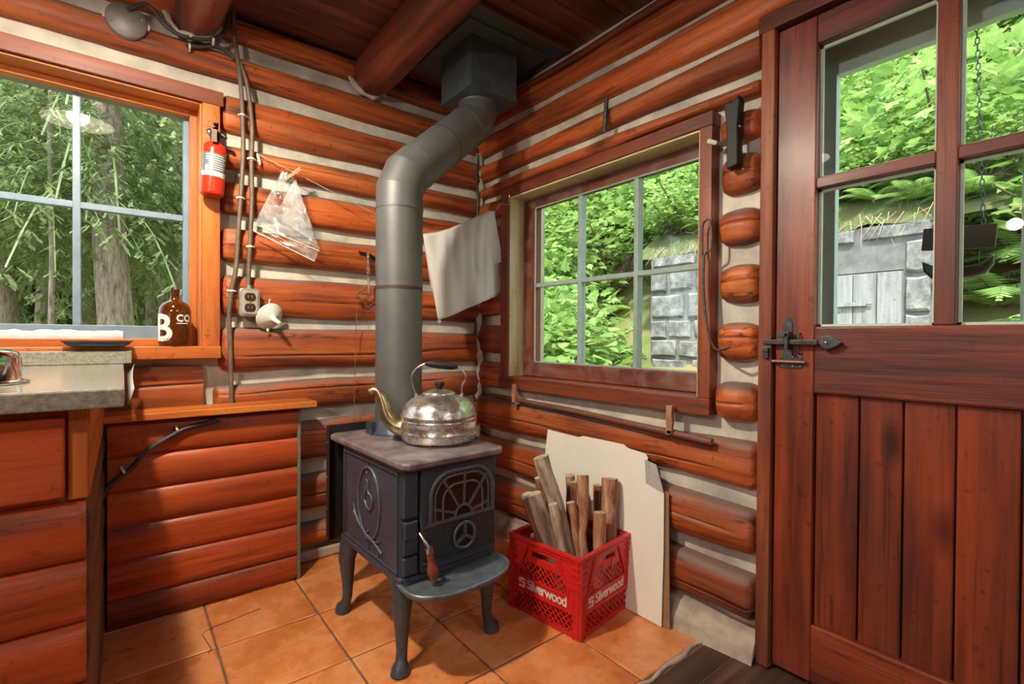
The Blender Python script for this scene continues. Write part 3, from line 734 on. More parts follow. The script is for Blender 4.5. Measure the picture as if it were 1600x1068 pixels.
for a, L in ((14,.105),(52,.150),(88,.140),(122,.150),(160,.118)):
    t = math.radians(a); 
    sp('ray', MB().bar((hub[0]+hr*math.cos(t),YD-.005,hub[1]+hr*math.sin(t)),(hub[0]+L*math.cos(t),YD-.005,min(hub[1]+L*math.sin(t),.572)),.008,.006,(0,1,0)), M_iron_edge, DR, 0)
sp('hub_arch', MB().tube([(hub[0]+hr*math.cos(t),YD-.005,hub[1]+hr*math.sin(t)) for t in [math.pi*k/12 for k in range(13)]], .0045, 6), M_iron_edge, DR, 0)
# embossed lower panel
sp('lower_panel', MB().box((-.108,YD-.004,.318),(.160,YD,.420)).bar((-.110,YD-.004,.316),(.162,YD-.004,.316),.008,.006).bar((-.110,YD-.004,.424),(.162,YD-.004,.424),.008,.006), plain('embossed_iron', (.05,.06,.075,1), .4, .35, var=.3, nscale=140, bumps=1.0), DR, .001)
wc = (.036,.372)
wh = MB(); wh.tube([(wc[0]+.040*math.cos(t),YD-.009,wc[1]+.040*math.sin(t)) for t in [2*math.pi*k/28 for k in range(29)]], .0055, 6, False)
vd = MB().prism([(wc[0]+.046*math.cos(t), wc[1]+.046*math.sin(t)) for t in [2*math.pi*k/28 for k in range(28)]], f_front, YD-.007, YD-.003)
for a in (90,210,330):
    t = math.radians(a); wh.bar((wc[0],YD-.011,wc[1]),(wc[0]+.038*math.cos(t),YD-.011,wc[1]+.038*math.sin(t)),.009,.009,(0,1,0))
sp('vent_disc', vd, plain('dark_vent_disc', (.02,.022,.026,1), .5, .3), DR, 0)
sp('air_vent_wheel', wh, M_iron_edge, DR, 0, label='round three-spoke air vent wheel')
hd = sp('door_handle', MB().tube(smooth_path([(-.120,YF-.02,.412),(-.118,YF-.040,.398),(-.110,YF-.052,.380),(-.106,YF-.055,.366)],4), .0055, 8), M_steel, DR, 0)
dv = Vector((.16,-.06,-1)).normalized(); p0 = Vector((-.107,YF-.054,.368)); gr = [.010,.012,.0115,.010,.0125,.0165,.0175,.0155,.012,.006]
sp('wooden_grip', MB().tube([p0+dv*(.098*i/9) for i in range(10)], gr, 12), plain('varnished_brown_handle', (.26,.06,.03,1), .25, var=.2, nscale=30), hd, 0, label='turned brown wooden grip')
sp('ferrule', MB().tube([p0-dv*.010, p0+dv*.006], .0125, 12), M_steel, hd, 0)
# ash lip
lp = [(-.178,.020),(-.180,-.045),(-.165,-.085),(-.120,-.118),(-.05,-.135),(.05,-.135),(.120,-.118),(.165,-.085),(.180,-.045),(.178,.020)]
yl = YF-.012
LIPM = plain('worn_iron_lip', (.17,.20,.24,1), .38, .5, var=.2, nscale=30)
al = sp('ash_lip', MB().prism([(u,yl+v) for u,v in lp], fxy, .252,.262), LIPM, bevel=.002)
sp('lip_rim', MB().tube([(p.x*.985,yl+p.y*.985,.265) for p in smooth_path([(a,b,0) for a,b in lp],4)], .0075, 6), LIPM, al, 0)
sp('lip_rim', MB().tube([(p.x*.93,yl+p.y*.93,.263) for p in smooth_path([(a,b,0) for a,b in lp],4)], .004, 6), LIPM, al, 0)
# rear heat shield
hs = sp('heat_shield', MB().box((-.192,.330,.225),(.19,.336,.662)).box((-.192,.310,.225),(-.188,.330,.662)), M_blackmetal, bevel=0)
for z in (.24,.35,.47,.60): sp('screw', MB().sphere((-.193,.322,z), .003, 8, 5), M_steel, hs, 0)
for bx0 in (-.1,.08): sp('shield_bracket', MB().box((bx0,hy,.40),(bx0+.02,.331,.42)), M_blackmetal, bevel=0)

# ------------------------------------------------------------------ stovepipe and ceiling box
SPX, SPY = -.750, -.532
pipe = thing('stovepipe', 'thick grey stovepipe rising from the stove and bending to the ceiling', 'stovepipe', (SPX,SPY,.634))
def pp(nm, mb, mat=M_pipe): o = mb.build(nm, mat); kid(o, pipe); return o
PR = .0875
top = Vector((-.325,-.44,1.985)); e0 = Vector((SPX,SPY,1.60)); dd = (top-e0).normalized()
pp('lower_section', MB().tube([(SPX,SPY,.66),(SPX,SPY,1.185)], PR, 40, True))
pp('seam_ring', MB().tube([(SPX,SPY,1.178),(SPX,SPY,1.190)], PR+.0012, 40, True), plain('dark_seam', (.05,.03,.025,1), .6))
pp('middle_section', MB().tube([(SPX,SPY,1.188),(SPX,SPY,1.485)], PR+.0006, 40, True))
def elbow(c, d1, d2, nm, Lh):
    pts = [c-d1*Lh, c-d1*Lh*.38, c+d2*Lh*.38, c+d2*Lh]
    return pp(nm, MB().tube(pts, PR+.0012, 40, True, True, True))
zup = Vector((0,0,1))
elbow(e0, zup, dd, 'elbow', .115)
pp('seam_ring', MB().tube([e0-zup*.118, e0-zup*.112], PR+.0025, 40))
pp('seam_ring', MB().tube([e0+dd*.105, e0+dd*.111], PR+.0025, 40))
pp('slanted_section', MB().tube([e0+dd*.11, top-dd*.10], PR, 40, True))
mid_ = e0.lerp(top, .52); pp('seam_ring', MB().tube([mid_, mid_+dd*.006], PR+.0016, 40), plain('dark_seam_line', (.05,.05,.05,1), .6))
elbow(top, dd, zup, 'elbow', .10)
pp('seam_ring', MB().tube([top-dd*.105, top-dd*.099], PR+.0025, 40))
pp('upper_collar', MB().tube([(top.x,top.y,2.05),(top.x,top.y,2.091)], PR-.004, 40))
pp('flue_collar', MB().lathe([(.104,.634),(.104,.642),(.096,.648),(.094,.68),(.0885,.684)], 36, (SPX,SPY,0)), M_iron)
MB().box((SPX-.11,SPY-.008,.6345),(SPX-.07,SPY+.05,.68)).build('collar_lug', M_iron); kid(bpy.context.scene.objects['collar_lug'], pipe)
# suspension wire with rag ends near the top elbow
bx = thing('ceiling_flue_box', 'dark square flue box with metal plate on the ceiling', 'flue box', (-.325,-.45,2.05))
M_box = plain('blue_grey_dark_metal', (.11,.15,.165,1), .35, .4, var=.15)
kid(MB().box((-.448,-.565,2.052),(-.202,-.322,2.268)).build('box', M_box, bevel=.003), bx)
kid(MB().box((-.452,-.569,2.050),(-.198,-.318,2.056)).build('bottom_flange', M_box, bevel=.001), bx)
kid(MB().box((-.505,-.640,2.266),(-.075,-.20,2.274)).build('inner_plate', M_box, bevel=.001), bx)
kid(MB().box((-.585,-.715,2.275),(-.035,-.12,2.2845)).build('ceiling_plate', M_box, bevel=.001), bx)
for i,(a,b) in enumerate((((-.56,-.72,2.262),(-.04,-.735,2.2845)),)): kid(board('trim_strip', a, b, ceil_wood('x'), None), bx)

# ------------------------------------------------------------------ kettle
KZ = .638
_kx = Matrix.Rotation(math.radians(2.0),3,'Z') @ Vector((LID[0],LID[1],0)) + Vector((-.775,-.7225,0))
ket = thing('kettle', 'dented silver metal kettle with curved spout on the stove', 'kettle', (_kx.x,_kx.y,KZ+.0005), math.radians(-36))
def kettle_mat():
    m, nt, b = new_mat('dented_nickel'); vec = coords(nt)
    g = noise_tex(nt, vec, 9, 5, .6); g2 = noise_tex(nt, vec, 30, 5, .7)
    sx = N(nt, 'ShaderNodeSeparateXYZ'); nt.links.new(vec, sx.inputs[0])
    r = ramp(nt, [(.35, (.45,.41,.35,1)), (.55, (.70,.69,.65,1)), (.8, (.78,.77,.72,1))]); nt.links.new(g.outputs['Fac'], r.inputs[0])
    r2 = ramp(nt, [(.30, (.14,.10,.07,1)), (.40, (1,1,1,1))]); nt.links.new(g2.outputs['Fac'], r2.inputs[0])
    nt.links.new(mixc(nt, .75, r.outputs[0], r2.outputs[0], 'MULTIPLY'), b.inputs['Base Color'])
    b.inputs['Metallic'].default_value = .9
    rr = ramp(nt, [(.35, (.42,)*3+(1,)), (.6, (.2,)*3+(1,))]); nt.links.new(g2.outputs['Fac'], rr.inputs[0]); nt.links.new(rr.outputs[0], b.inputs['Roughness'])
    bump(nt, b, g.outputs['Fac'], .5, .012); return m
M_ket = kettle_mat()
kp = [(.0001,.001),(.112,0),(.122,.003),(.129,.012),(.1315,.028),(.135,.032),(.1315,.036),(.131,.068),(.134,.072),(.131,.076),(.131,.082),(.1345,.088),(.1305,.094),(.127,.108),(.117,.126),(.100,.142),(.078,.154),(.060,.160),(.056,.163)]
kb = MB().lathe(kp, 48).build('kettle_body', M_ket, ket)
MB().lathe([(.0575,.160),(.058,.165),(.050,.171),(.030,.176),(.012,.178)], 32).build('lid', M_ket, ket)
MB().lathe([(.010,.177),(.009,.183),(.017,.193),(.019,.198),(.016,.202),(.0001,.203)], 14).build('lid_knob', M_black, ket)
spn = smooth_path([(-.115,0,.040),(-.152,0,.052),(-.180,0,.085),(-.194,0,.128),(-.206,0,.160),(-.224,0,.175),(-.242,0,.168)], 4)
MB().tube(spn, [.034-(.034-.0115)*min(1,(i/(len(spn)-1))*1.25) for i in range(len(spn))], 14).build('spout', plain('tarnished_brass', (.55,.42,.24,1), .3, .9, var=.25, nscale=30), ket)
MB().tube(smooth_path([(-.082,0,.156),(-.094,0,.190),(-.096,0,.225),(-.078,0,.252),(-.048,0,.268)],4), .0035, 8).build('handle_wire', M_steel, ket)
MB().tube(smooth_path([(.062,0,.256),(.086,0,.236),(.092,0,.212),(.080,0,.190),(.080,0,.158)],4), .0035, 8).build('handle_wire', M_steel, ket)
MB().tube([Vector((-.050,0,.2685)).lerp(Vector((.064,0,.2555)), i/9) for i in range(10)], [.006,.0105,.0125,.013,.0135,.0135,.013,.012,.0105,.006], 12).build('handle_grip', M_black, ket)
for sx in (-.082,.080): MB().tube([(sx,0,.140),(sx,0,.163)], .007, 8).build('handle_ear', M_ket, ket)

# ------------------------------------------------------------------ red milk crate
CR = thing('milk_crate', 'red plastic milk crate with white lettering full of firewood', 'crate', (-.270,-.989,.001), math.radians(7.5))
M_red = plain('red_crate_plastic', (.62,.018,.016,1), .38, var=.06)
W, H, t = .160, .272, .004
def clip(p, q, poly):
    """clip 2D segment to convex polygon (ccw)"""
    t0, t1 = 0.0, 1.0; dx, dy = q[0]-p[0], q[1]-p[1]
    for i in range(len(poly)):
        a, b = poly[i], poly[(i+1)%len(poly)]; nx, ny = -(b[1]-a[1]), b[0]-a[0]
        num = nx*(p[0]-a[0])+ny*(p[1]-a[1]); den = nx*dx+ny*dy
        if abs(den) < 1e-9:
            if num < 0: return None
            continue
        tt = -num/den
        if den > 0: t0 = max(t0, tt)
        else: t1 = min(t1, tt)
    if t1-t0 < 1e-3: return None
    return (p[0]+dx*t0, p[1]+dy*t0), (p[0]+dx*t1, p[1]+dy*t1)
silver = text_mesh('Silverwood', .052, .0004, .0012, .88)
for s in range(4):
    ang = s*math.pi/2
    mb = MB(); F = lambda u,v,d: (u, -W+d, v)
    mb.prism([(-.145,.130),(-.118,.130),(-.072,.252),(-.145,.252)], F, 0, t); mb.prism([(.118,.130),(.145,.130),(.145,.252),(.072,.252)], F, 0, t)
    mb.box((-.074,-W,.236),(.074,-W+t,.252)); mb.box((-.075,-W,.204),(.075,-W+t+.010,.212))
    mb.prism([(-.0785,.212),(-.056,.212),(-.050,.236),(-.070,.236)], F, 0, t); mb.prism([(.056,.212),(.0785,.212),(.070,.236),(.050,.236)], F, 0, t)
    mb.prism([(-.085,.192),(.085,.192),(.081,.204),(-.081,.204)], F, 0, t)
    for u in (-.03,.03): mb.box((u-.003,-W-.003,.184),(u+.003,-W,.212))
    # raised trapezoid border, rim, bands, corner ribs
    mb.bar((-.120,-W-.002,.128),(-.072,-W-.002,.254),.006,.006,(0,1,0)); mb.bar((.120,-W-.002,.128),(.072,-W-.002,.254),.006,.006,(0,1,0))
    mb.box((-.145,-W-.001,.086),(.145,-W+t,.130)); mb.box((-.145,-W,0),(.145,-W+t,.016)); mb.box((-.145,-W-.004,.078),(.145,-W+t,.088)); mb.box((-.145,-W-.003,.128),(.145,-W+t,.134))
    mb.box((-.1595,-W-.004,.252),(.1595,-W+.008,.258)); mb.box((-W-.004,-W-.006,.262),(W-.009,-W+.009,.272))
    mb.box((-.145,-W,.258),(.145,-W+t,.262))
    for z in (.165,.188,.211,.232): mb.box((-W,-W-.005,z),(-.122,-W,z+.005)); mb.box((.122,-W-.005,z),(W-.001,-W,z+.005))
    mb.box((-W,-W-.002,0),(-.138,-W+.005,.262)); mb.box((.138,-W-.002,0),(W-.0055,-W+.005,.262))
    mb.box((-W-.001,-W-.0055,0),(-W+.008,-W-.001,.262)); mb.box((.132,-W-.004,0),(.138,-W,.130)); mb.box((-.138,-W-.004,0),(-.132,-W,.130))
    pn = mb.build('side_panel', M_red, CR, rot=(0,0,ang))
    for poly in ([(-.117,.133),(.117,.133),(.088,.194),(-.088,.194)], [(-.134,.014),(.134,.014),(.134,.080),(-.134,.080)]):
        lat = MB()
        for sl in (1,-1):
            k = -.40
            while k < .40:
                seg = clip((k-.2*sl, 0-.1), (k+.2*sl, .3), poly); k += .0235
                if seg: lat.bar((seg[0][0],-W+.002,seg[0][1]),(seg[1][0],-W+.002,seg[1][1]),.0042,.004,(0,1,0))
        lat.build('lattice', M_red, pn)
    if s != 2:
        bbx = [v.co.x for v in silver.vertices]; wdt = max(bbx)-min(bbx); scl = .178/wdt
        mb = MB(); mb.add([(-.072+(v.co.x-min(bbx))*scl, -W-.0016-v.co.z*.5, .094+v.co.y*scl*1.12) for v in silver.vertices], [tuple(p.vertices) for p in silver.polygons])
        # emblem: blocky S beside the name
        f2 = lambda u,v,d: (-.096+u, -W-.0018+d, .091+v)
        for pol in ([(-.016,.026),(.014,.026),(.014,.034),(-.016,.034)], [(-.016,.016),(-.007,.016),(-.007,.026),(-.016,.026)], [(-.010,.015),(.014,.015),(.014,.021),(-.010,.021)], [(.005,.006),(.014,.006),(.014,.015),(.005,.015)], [(-.016,0),(.012,0),(.014,.007),(-.016,.007)]):
            mb.prism(pol, f2, 0, .0008)
        mb.build('logo_lettering', plain('white_crate_print', (.85,.80,.76,1), .5) if s == 0 else bpy.data.materials['white_crate_print'], pn)
mb = MB()
for i in range(13): mb.box((-W+.006,-W+.012+i*.0245,.004),(W-.006,-W+.018+i*.0245,.009)); mb.box((-W+.012+i*.0245,-W+.006,.004),(-W+.018+i*.0245,W-.006,.009))
mb.build('bottom_grid', M_red, CR)

# ------------------------------------------------------------------ firewood standing in the crate
def bark(nm, d, m_, l):
    m, nt, b = new_mat(nm); vec = coords(nt)
    g = noise_tex(nt, vec, 1, 6, .65, (40,40,9)); r = ramp(nt, [(.3,d),(.5,m_),(.72,l)]); nt.links.new(g.outputs['Fac'], r.inputs[0])
    nt.links.new(r.outputs[0], b.inputs['Base Color']); b.inputs['Roughness'].default_value = .8; bump(nt, b, g.outputs['Fac'], .9, .006); return m
BK = [bark('brown_bark', (.06,.026,.014,1), (.34,.15,.08,1), (.60,.36,.22,1)), bark('grey_bark', (.14,.10,.07,1), (.44,.34,.25,1), (.72,.60,.48,1)), bark('split_wood', (.20,.09,.045,1), (.40,.20,.10,1), (.55,.33,.19,1))]
M_end = bark('pale_cut_end', (.30,.20,.12,1), (.52,.42,.30,1), (.70,.62,.48,1))
def stick(top_, bot, r, mat, label, bend=0.0, seg=9, n=10, split=0, seed=0, kink=None):
    r *= 1.3; rnd = random.Random(seed+50); a, b = Vector(bot), Vector(top_); L = (b-a).length; d = (b-a).normalized()
    q = d.to_track_quat('Z','Y'); o = empty('firewood', a); o.rotation_mode = 'QUATERNION'; o.rotation_quaternion = q
    tag(o, label, 'firewood', 'firewood in the red crate')
    mb = MB(); vs = []
    for i in range(seg+1):
        t = i/seg; off = Vector((bend*math.sin(math.pi*t)+.004*noise.noise(Vector((t*5,seed,0))), .004*noise.noise(Vector((t*5,seed,9))), L*t))
        if kink: off.x += kink[1]*max(0, 1-abs(t-kink[0])/.35)
        for k in range(n):
            a_ = 2*math.pi*k/n; rr = r*(1.08-.16*t)*(1+.16*noise.noise(Vector((math.cos(a_)*1.3, math.sin(a_)*1.3, t*4+seed))))
            x, y = rr*math.cos(a_), rr*math.sin(a_)
            if split: y = max(y, -rr*.25) if split == 1 else y; x = min(x, rr*.45) if split == 2 else x
            vs.append(off+Vector((x,y,0)))
    mb.add(vs, [(i*n+k, i*n+(k+1)%n, (i+1)*n+(k+1)%n, (i+1)*n+k) for i in range(seg) for k in range(n)], True)
    mb.build('bark', mat, o)
    MB().add(vs[-n:], [tuple(range(n))]).build('cut_end', M_end, o); MB().add(vs[:n], [tuple(range(n))[::-1]]).build('cut_end', M_end, o)
    return o
stick((-0.374,-0.934,0.561), (-0.256,-1.047,0.035), .024, BK[1], 'tallest pale grey stick of firewood leaning over the crate', seed=1)
stick((-0.413,-0.880,0.407), (-0.280,-0.948,0.020), .030, BK[2], 'smooth split billet in the crate corner nearest the stove', split=1, seed=2)
stick((-0.406,-0.936,0.428), (-0.285,-1.001,0.020), .024, BK[1], 'split grey-topped billet leaning against the smooth billet', split=2, seed=3)
stick((-0.340,-0.886,0.468), (-0.249,-0.930,0.040), .015, BK[0], 'thin crooked brown stick behind the tall grey one', kink=(.75,.012), seed=4)
stick((-0.382,-1.007,0.407), (-0.312,-1.060,0.020), .0145, BK[1], 'short thin stick with pale cut top leaning below the tall one', seed=5)
stick((-0.204,-0.905,0.456), (-0.192,-0.919,0.030), .023, BK[2], 'dark split piece standing behind the tall stick', split=1, seed=6)
stick((-0.202,-0.945,0.440), (-0.215,-0.993,0.030), .020, BK[0], 'square-topped brown piece beside the cardboard side', seed=7)
stick((-0.238,-1.019,0.488), (-0.289,-1.100,0.030), .0185, BK[0], 'kinked brown branch in the middle of the crate', kink=(.52,.022), seed=8)
stick((-0.302,-1.020,0.400), (-0.265,-1.096,0.020), .0145, BK[0], 'short reddish stick with a slanted pale top', seed=9)
stick((-0.132,-1.002,0.428), (-0.157,-1.038,0.030), .018, BK[0], 'dark brown stick between the branch and the rough billet', seed=10)
stick((-0.128,-1.055,0.465), (-0.183,-1.092,0.030), .025, BK[0], 'rough-barked thick billet standing closest to the door', seed=11)
stick((-0.235,-1.099,0.371), (-0.256,-1.119,0.020), .018, BK[2], 'short dark piece low in front of the rough billet', seed=12)

# ------------------------------------------------------------------ cardboard sheets leaning on the wall
def lean(y, z, dx=0): return (-.125 + .055*z/.58 + dx, y, z)
cb = thing('cardboard_sheet', 'large white cardboard sheet leaning on the wall behind the crate', 'cardboard', (-.12,-1.0,.002))
poly = [(-.62,.002),(-1.285,.002),(-1.275,.25),(-1.262,.452),(-1.19,.470),(-1.178,.52),(-1.185,.560),(-1.175,.572),(-1.09,.580),(-1.07,.590),(-.86,.588),(-.83,.578),(-.642,.582)]
kid(MB().prism(poly, lambda u,v,t: lean(u,v,t), 0, .004).build('panel', plain('white_card', (.88,.86,.78,1), .75, var=.03, nscale=4), fixn=True), cb)
kid(MB().add([lean(-1.186,.470,-.002), lean(-1.262,.452,-.002), lean(-1.235,.548,-.018), lean(-1.180,.555,-.010), lean(-1.186,.470,.001), lean(-1.262,.452,.001), lean(-1.235,.548,-.015), lean(-1.180,.555,-.007)], [(0,1,2,3),(7,6,5,4),(0,4,5,1),(1,5,6,2),(2,6,7,3),(3,7,4,0)]).build('folded_flap', plain('grey_card', (.52,.51,.48,1), .8)), cb)
poly = [(-.75,.002),(-1.312,.002),(-1.295,.20),(-1.275,.455),(-.80,.50)]
o = MB().prism(poly, lambda u,v,t: lean(u,v,t), .010, .014).build('cardboard_backing', plain('brown_cardboard', (.30,.17,.09,1), .8), fixn=True)
tag(o, 'brown cardboard piece mostly hidden behind the white sheet', 'cardboard')

# ------------------------------------------------------------------ cables on the left wall
M_cable = plain('brown_grey_cable', (.17,.12,.09,1), .5, var=.2)
M_cable2 = plain('dark_grey_cable', (.05,.05,.055,1), .5, var=.2)
M_clamp = plain('white_cable_clip', (.75,.70,.60,1), .5)
def cable(pts, r, label, mat, clips=(), rot=None, nm='cable'):
    t = thing(nm, label, 'cable', pts[0]); P = smooth_path(pts, 5)
    kid(MB().tube(P, r, 8).build('sheath', mat), t)
    for cpt, d in clips:
        cpt = Vector(cpt); d = Vector(d).normalized(); s = d.cross(Vector((0,-1,0))).normalized()
        kid(MB().tube([cpt-d*.0035, cpt+d*.0035], r+.003, 10).bar(cpt-s*.016+Vector((0,r*.6,0)), cpt+s*.016+Vector((0,r*.6,0)), .007, .003, (0,1,0)).build('clip', M_clamp), t)
    return t
dn = (0,0,-1)
cable([(-1.246,-0.068,2.349),(-1.241,-0.068,2.271),(-1.237,-0.068,2.192),(-1.225,-0.068,2.101),(-1.212,-0.068,1.979),(-1.207,-0.068,1.879),(-1.204,-0.068,1.765),(-1.207,-0.068,1.655),(-1.213,-0.068,1.546),(-1.220,-0.068,1.423),(-1.229,-0.068,1.269),(-1.244,-0.068,1.177),(-1.253,-0.068,1.080),(-1.249,-0.068,0.979),(-1.246,-0.068,0.842),(-1.244,-0.068,0.728)], .0085, 'long brown cable running from the ceiling down to the shelf cap', M_cable,
      [((-1.207,-0.068,1.879),dn),((-1.213,-0.068,1.549),dn),((-1.244,-0.068,1.177),dn)])
cable([(-1.267,-0.066,2.112),(-1.236,-0.066,2.103),(-1.214,-0.066,2.080),(-1.193,-0.066,2.016),(-1.179,-0.066,1.926),(-1.172,-0.066,1.825),(-1.174,-0.066,1.709),(-1.172,-0.066,1.554),(-1.176,-0.066,1.437),(-1.183,-0.066,1.269),(-1.185,-0.066,1.191)], .0085, 'brown cable dropping to the metal outlet box', M_cable,
      [((-1.174,-0.066,1.714),dn),((-1.177,-0.066,1.360),dn)])
cable([(-1.566,-0.085,2.137),(-1.521,-0.085,2.176),(-1.494,-0.085,2.165),(-1.462,-0.085,2.128),(-1.418,-0.085,2.108),(-1.358,-0.085,2.115),(-1.306,-0.085,2.137),(-1.270,-0.085,2.181),(-1.259,-0.085,2.254),(-1.257,-0.085,2.335)], .0075, 'dark cable looping around the end of the ceiling beam', M_cable2,
      [((-1.382,-0.085,2.117),(1,0,-.3)),((-1.310,-0.085,2.128),(1,0,0))], nm='cable')
cable([(-1.397,-0.075,2.081),(-1.347,-0.075,2.093),(-1.294,-0.075,2.115),(-1.260,-0.075,2.105),(-1.237,-0.075,2.088)], .0065, 'short dark cable stub under the beam end', M_cable2, [((-1.385,-0.075,2.080),(1,0,0))])
cable([(-1.640,-0.178,0.454),(-1.625,-0.178,0.485),(-1.596,-0.178,0.518),(-1.559,-0.178,0.546),(-1.529,-0.178,0.585),(-1.498,-0.178,0.614),(-1.458,-0.178,0.638),(-1.405,-0.178,0.666),(-1.350,-0.178,0.678),(-1.296,-0.178,0.689)], .008, 'dark cable clipped across the front of the siding bench', M_cable2,
      [((-1.579,-0.178,0.543),(1,0,.5)),((-1.430,-0.178,0.664),(1,0,.2))])

# round junction cover
jb = thing('junction_box', 'round grey junction box cover at the top of the kitchen wall', 'junction box', (-1.570,-0.060,2.104))
Ry = Matrix.Rotation(math.radians(90),3,'X')
MB().lathe([(.060,-.03),(.060,.012),(.056,.018),(.0001,.019)], 32, (0,0,0), True, Ry).build('cover', plain('grey_painted_metal', (.22,.205,.19,1), .5, .2, var=.1), jb)
for a in (20,200): MB().sphere((.045*math.cos(math.radians(a)),-.019,.045*math.sin(math.radians(a))), .004, 8, 5).build('screw', M_steel, jb)
for s in (-1,1): MB().box((s*.058-.008,-.010,-.009),(s*.058+.008,.0,.009)).build('ear', plain('pale_ear', (.6,.58,.55,1), .5) if s < 0 else bpy.data.materials['pale_ear'], jb)

# outlet
ol = thing('outlet_box', 'grey metal outlet box with two dark sockets on the log wall', 'outlet', (-1.182,-0.052,1.133))
M_galv = plain('galvanised_metal', (.50,.48,.40,1), .4, .6, var=.15)
f_l = lambda u,v,t: (u,t,v)
MB().prism(rrect(-.037,-.056,.037,.056,.008), f_l, -.030, .01).build('box', M_galv, ol, bevel=.003, fixn=True)
MB().prism(rrect(-.029,-.048,.029,.048,.006), f_l, -.036, -.030).build('cover_plate', plain('worn_cover', (.62,.58,.48,1), .4, .5), ol, bevel=.002, fixn=True)
for s in (-1,1):
    f = MB().prism([(.0205*math.cos(t), s*.0215+max(-.0165,min(.0165,.0205*math.sin(t)))) for t in [2*math.pi*k/20 for k in range(20)]], f_l, -.0375, -.036).build('socket', plain('brown_bakelite', (.045,.018,.012,1), .3), ol, fixn=True)
    MB().box((-.008,-.0385,s*.0215-.003),(-.0055,-.0375,s*.0215+.006)).box((.0055,-.0385,s*.0215-.003),(.008,-.0385+.001,s*.0215+.006)).build('slots', M_galv, f)
MB().sphere((0,-.038,0), .003, 8, 5).build('screw', M_steel, ol)
MB().tube([(0,-.014,.056),(0,-.014,.070)], .011, 12).build('conduit_nut', M_galv, ol)

# plastic funnel hung beside the outlet
M_fun = bpy.data.materials.new('milky_plastic'); M_fun.use_nodes = True
_b = M_fun.node_tree.nodes['Principled BSDF']; _b.inputs['Base Color'].default_value = (.78,.82,.78,1); _b.inputs['Roughness'].default_value = .35; _b.inputs['Subsurface Weight'].default_value = .3; _b.inputs['Subsurface Radius'].default_value = (.02,.02,.02)
fn = thing('funnel', 'small white plastic funnel hanging beside the outlet', 'funnel', (-1.106,-0.062,1.080))
Rf = Vector((.34,-.86,-.38)).to_track_quat('Z','Y').to_matrix()
MB().lathe([(.055,-.004),(.058,0),(.054,.004),(.045,.011),(.022,.026),(.011,.032),(.0095,.044),(.0065,.080),(.005,.080)], 32, (0,0,0), True, Rf).build('cone', M_fun, fn)
MB().tube([(0,-.004,.052),(-.003,-.006,.062),(.002,-.004,.072),(.004,-.002,.066)], .0022, 6).build('hanging_loop', M_fun, fn)
MB().box((-.012,-.008,-.062),(-.004,-.004,-.050)).build('tab', M_fun, fn)

# ------------------------------------------------------------------ fire extinguisher
ex = thing('fire_extinguisher', 'small red fire extinguisher mounted on the window casing', 'extinguisher', (-1.317,-0.108,1.531), 0)
ex.rotation_euler = (0, math.radians(3.0), 0)
M_exr = plain('red_gloss_enamel', (.68,.035,.012,1), .22, var=.05)
MB().lathe([(.0375,0),(.0400,.004),(.0405,.012),(.0405,.168),(.038,.182),(.030,.194),(.019,.200),(.017,.206)], 32).build('cylinder', M_exr, ex)
# wrapped label
def band(z0, z1, a0, a1, r, n=16):
    mb = MB(); vs = []
    for i in range(n+1):
        a = math.radians(a0+(a1-a0)*i/n); vs += [(r*math.cos(a), r*math.sin(a), z0),(r*math.cos(a), r*math.sin(a), z1)]
    return mb.add(vs, [(2*i,2*i+2,2*i+3,2*i+1) for i in range(n)], True)
lb = band(.082,.150,-165,-20,.0408).build('label_panel', plain('grey_label', (.16,.19,.20,1), .4), ex); 
band(.064,.0825,-165,-20,.0408).build('label_band', M_white, ex)
for k in range(7): band(.090+k*.0085,.0925+k*.0085,-120 if k < 4 else -135,-35 if k % 2 else -45,.0411,8).build('label_line', M_white, lb)
band(.084,.104,-135,-122,.0412,3).build('label_figure', M_white, lb)
MB().lathe([(.017,.204),(.017,.222),(.021,.224),(.021,.238),(.012,.242)], 16).build('valve', M_blackmetal, ex)
MB().bar((.004,-.002,.240),(-.010,-.044,.232),.018,.006).bar((-.010,-.044,.232),(-.008,-.047,.188),.017,.004,(0,1,0)).build('lever', plain('grey_brown_lever', (.22,.17,.13,1), .45, .4), ex)
MB().bar((.0,.012,.252),(-.004,-.040,.262),.016,.005).build('top_lever', M_blackmetal, ex)
MB().tube([(-.018+.014*math.cos(t),-.02,.262+.012*math.sin(t)) for t in [2*math.pi*k/16 for k in range(17)]], .003, 6, False).build('pull_pin', plain('pink_red_pin', (.75,.16,.14,1), .4), ex)
MB().tube([(.014,-.006,.236),(.026,-.012,.232),(.034,-.014,.222)], [.008,.009,.006], 10).build('nozzle', M_blackmetal, ex)
MB().lathe([(.012,0),(.012,.006),(.0001,.007)], 16, (-.020,-.012,.232), True, Matrix.Rotation(math.radians(90),3,'X')).build('gauge', M_steel, ex)
MB().box((-.018,.036,.03),(.018,.046,.215)).build('wall_bracket', M_blackmetal, ex)

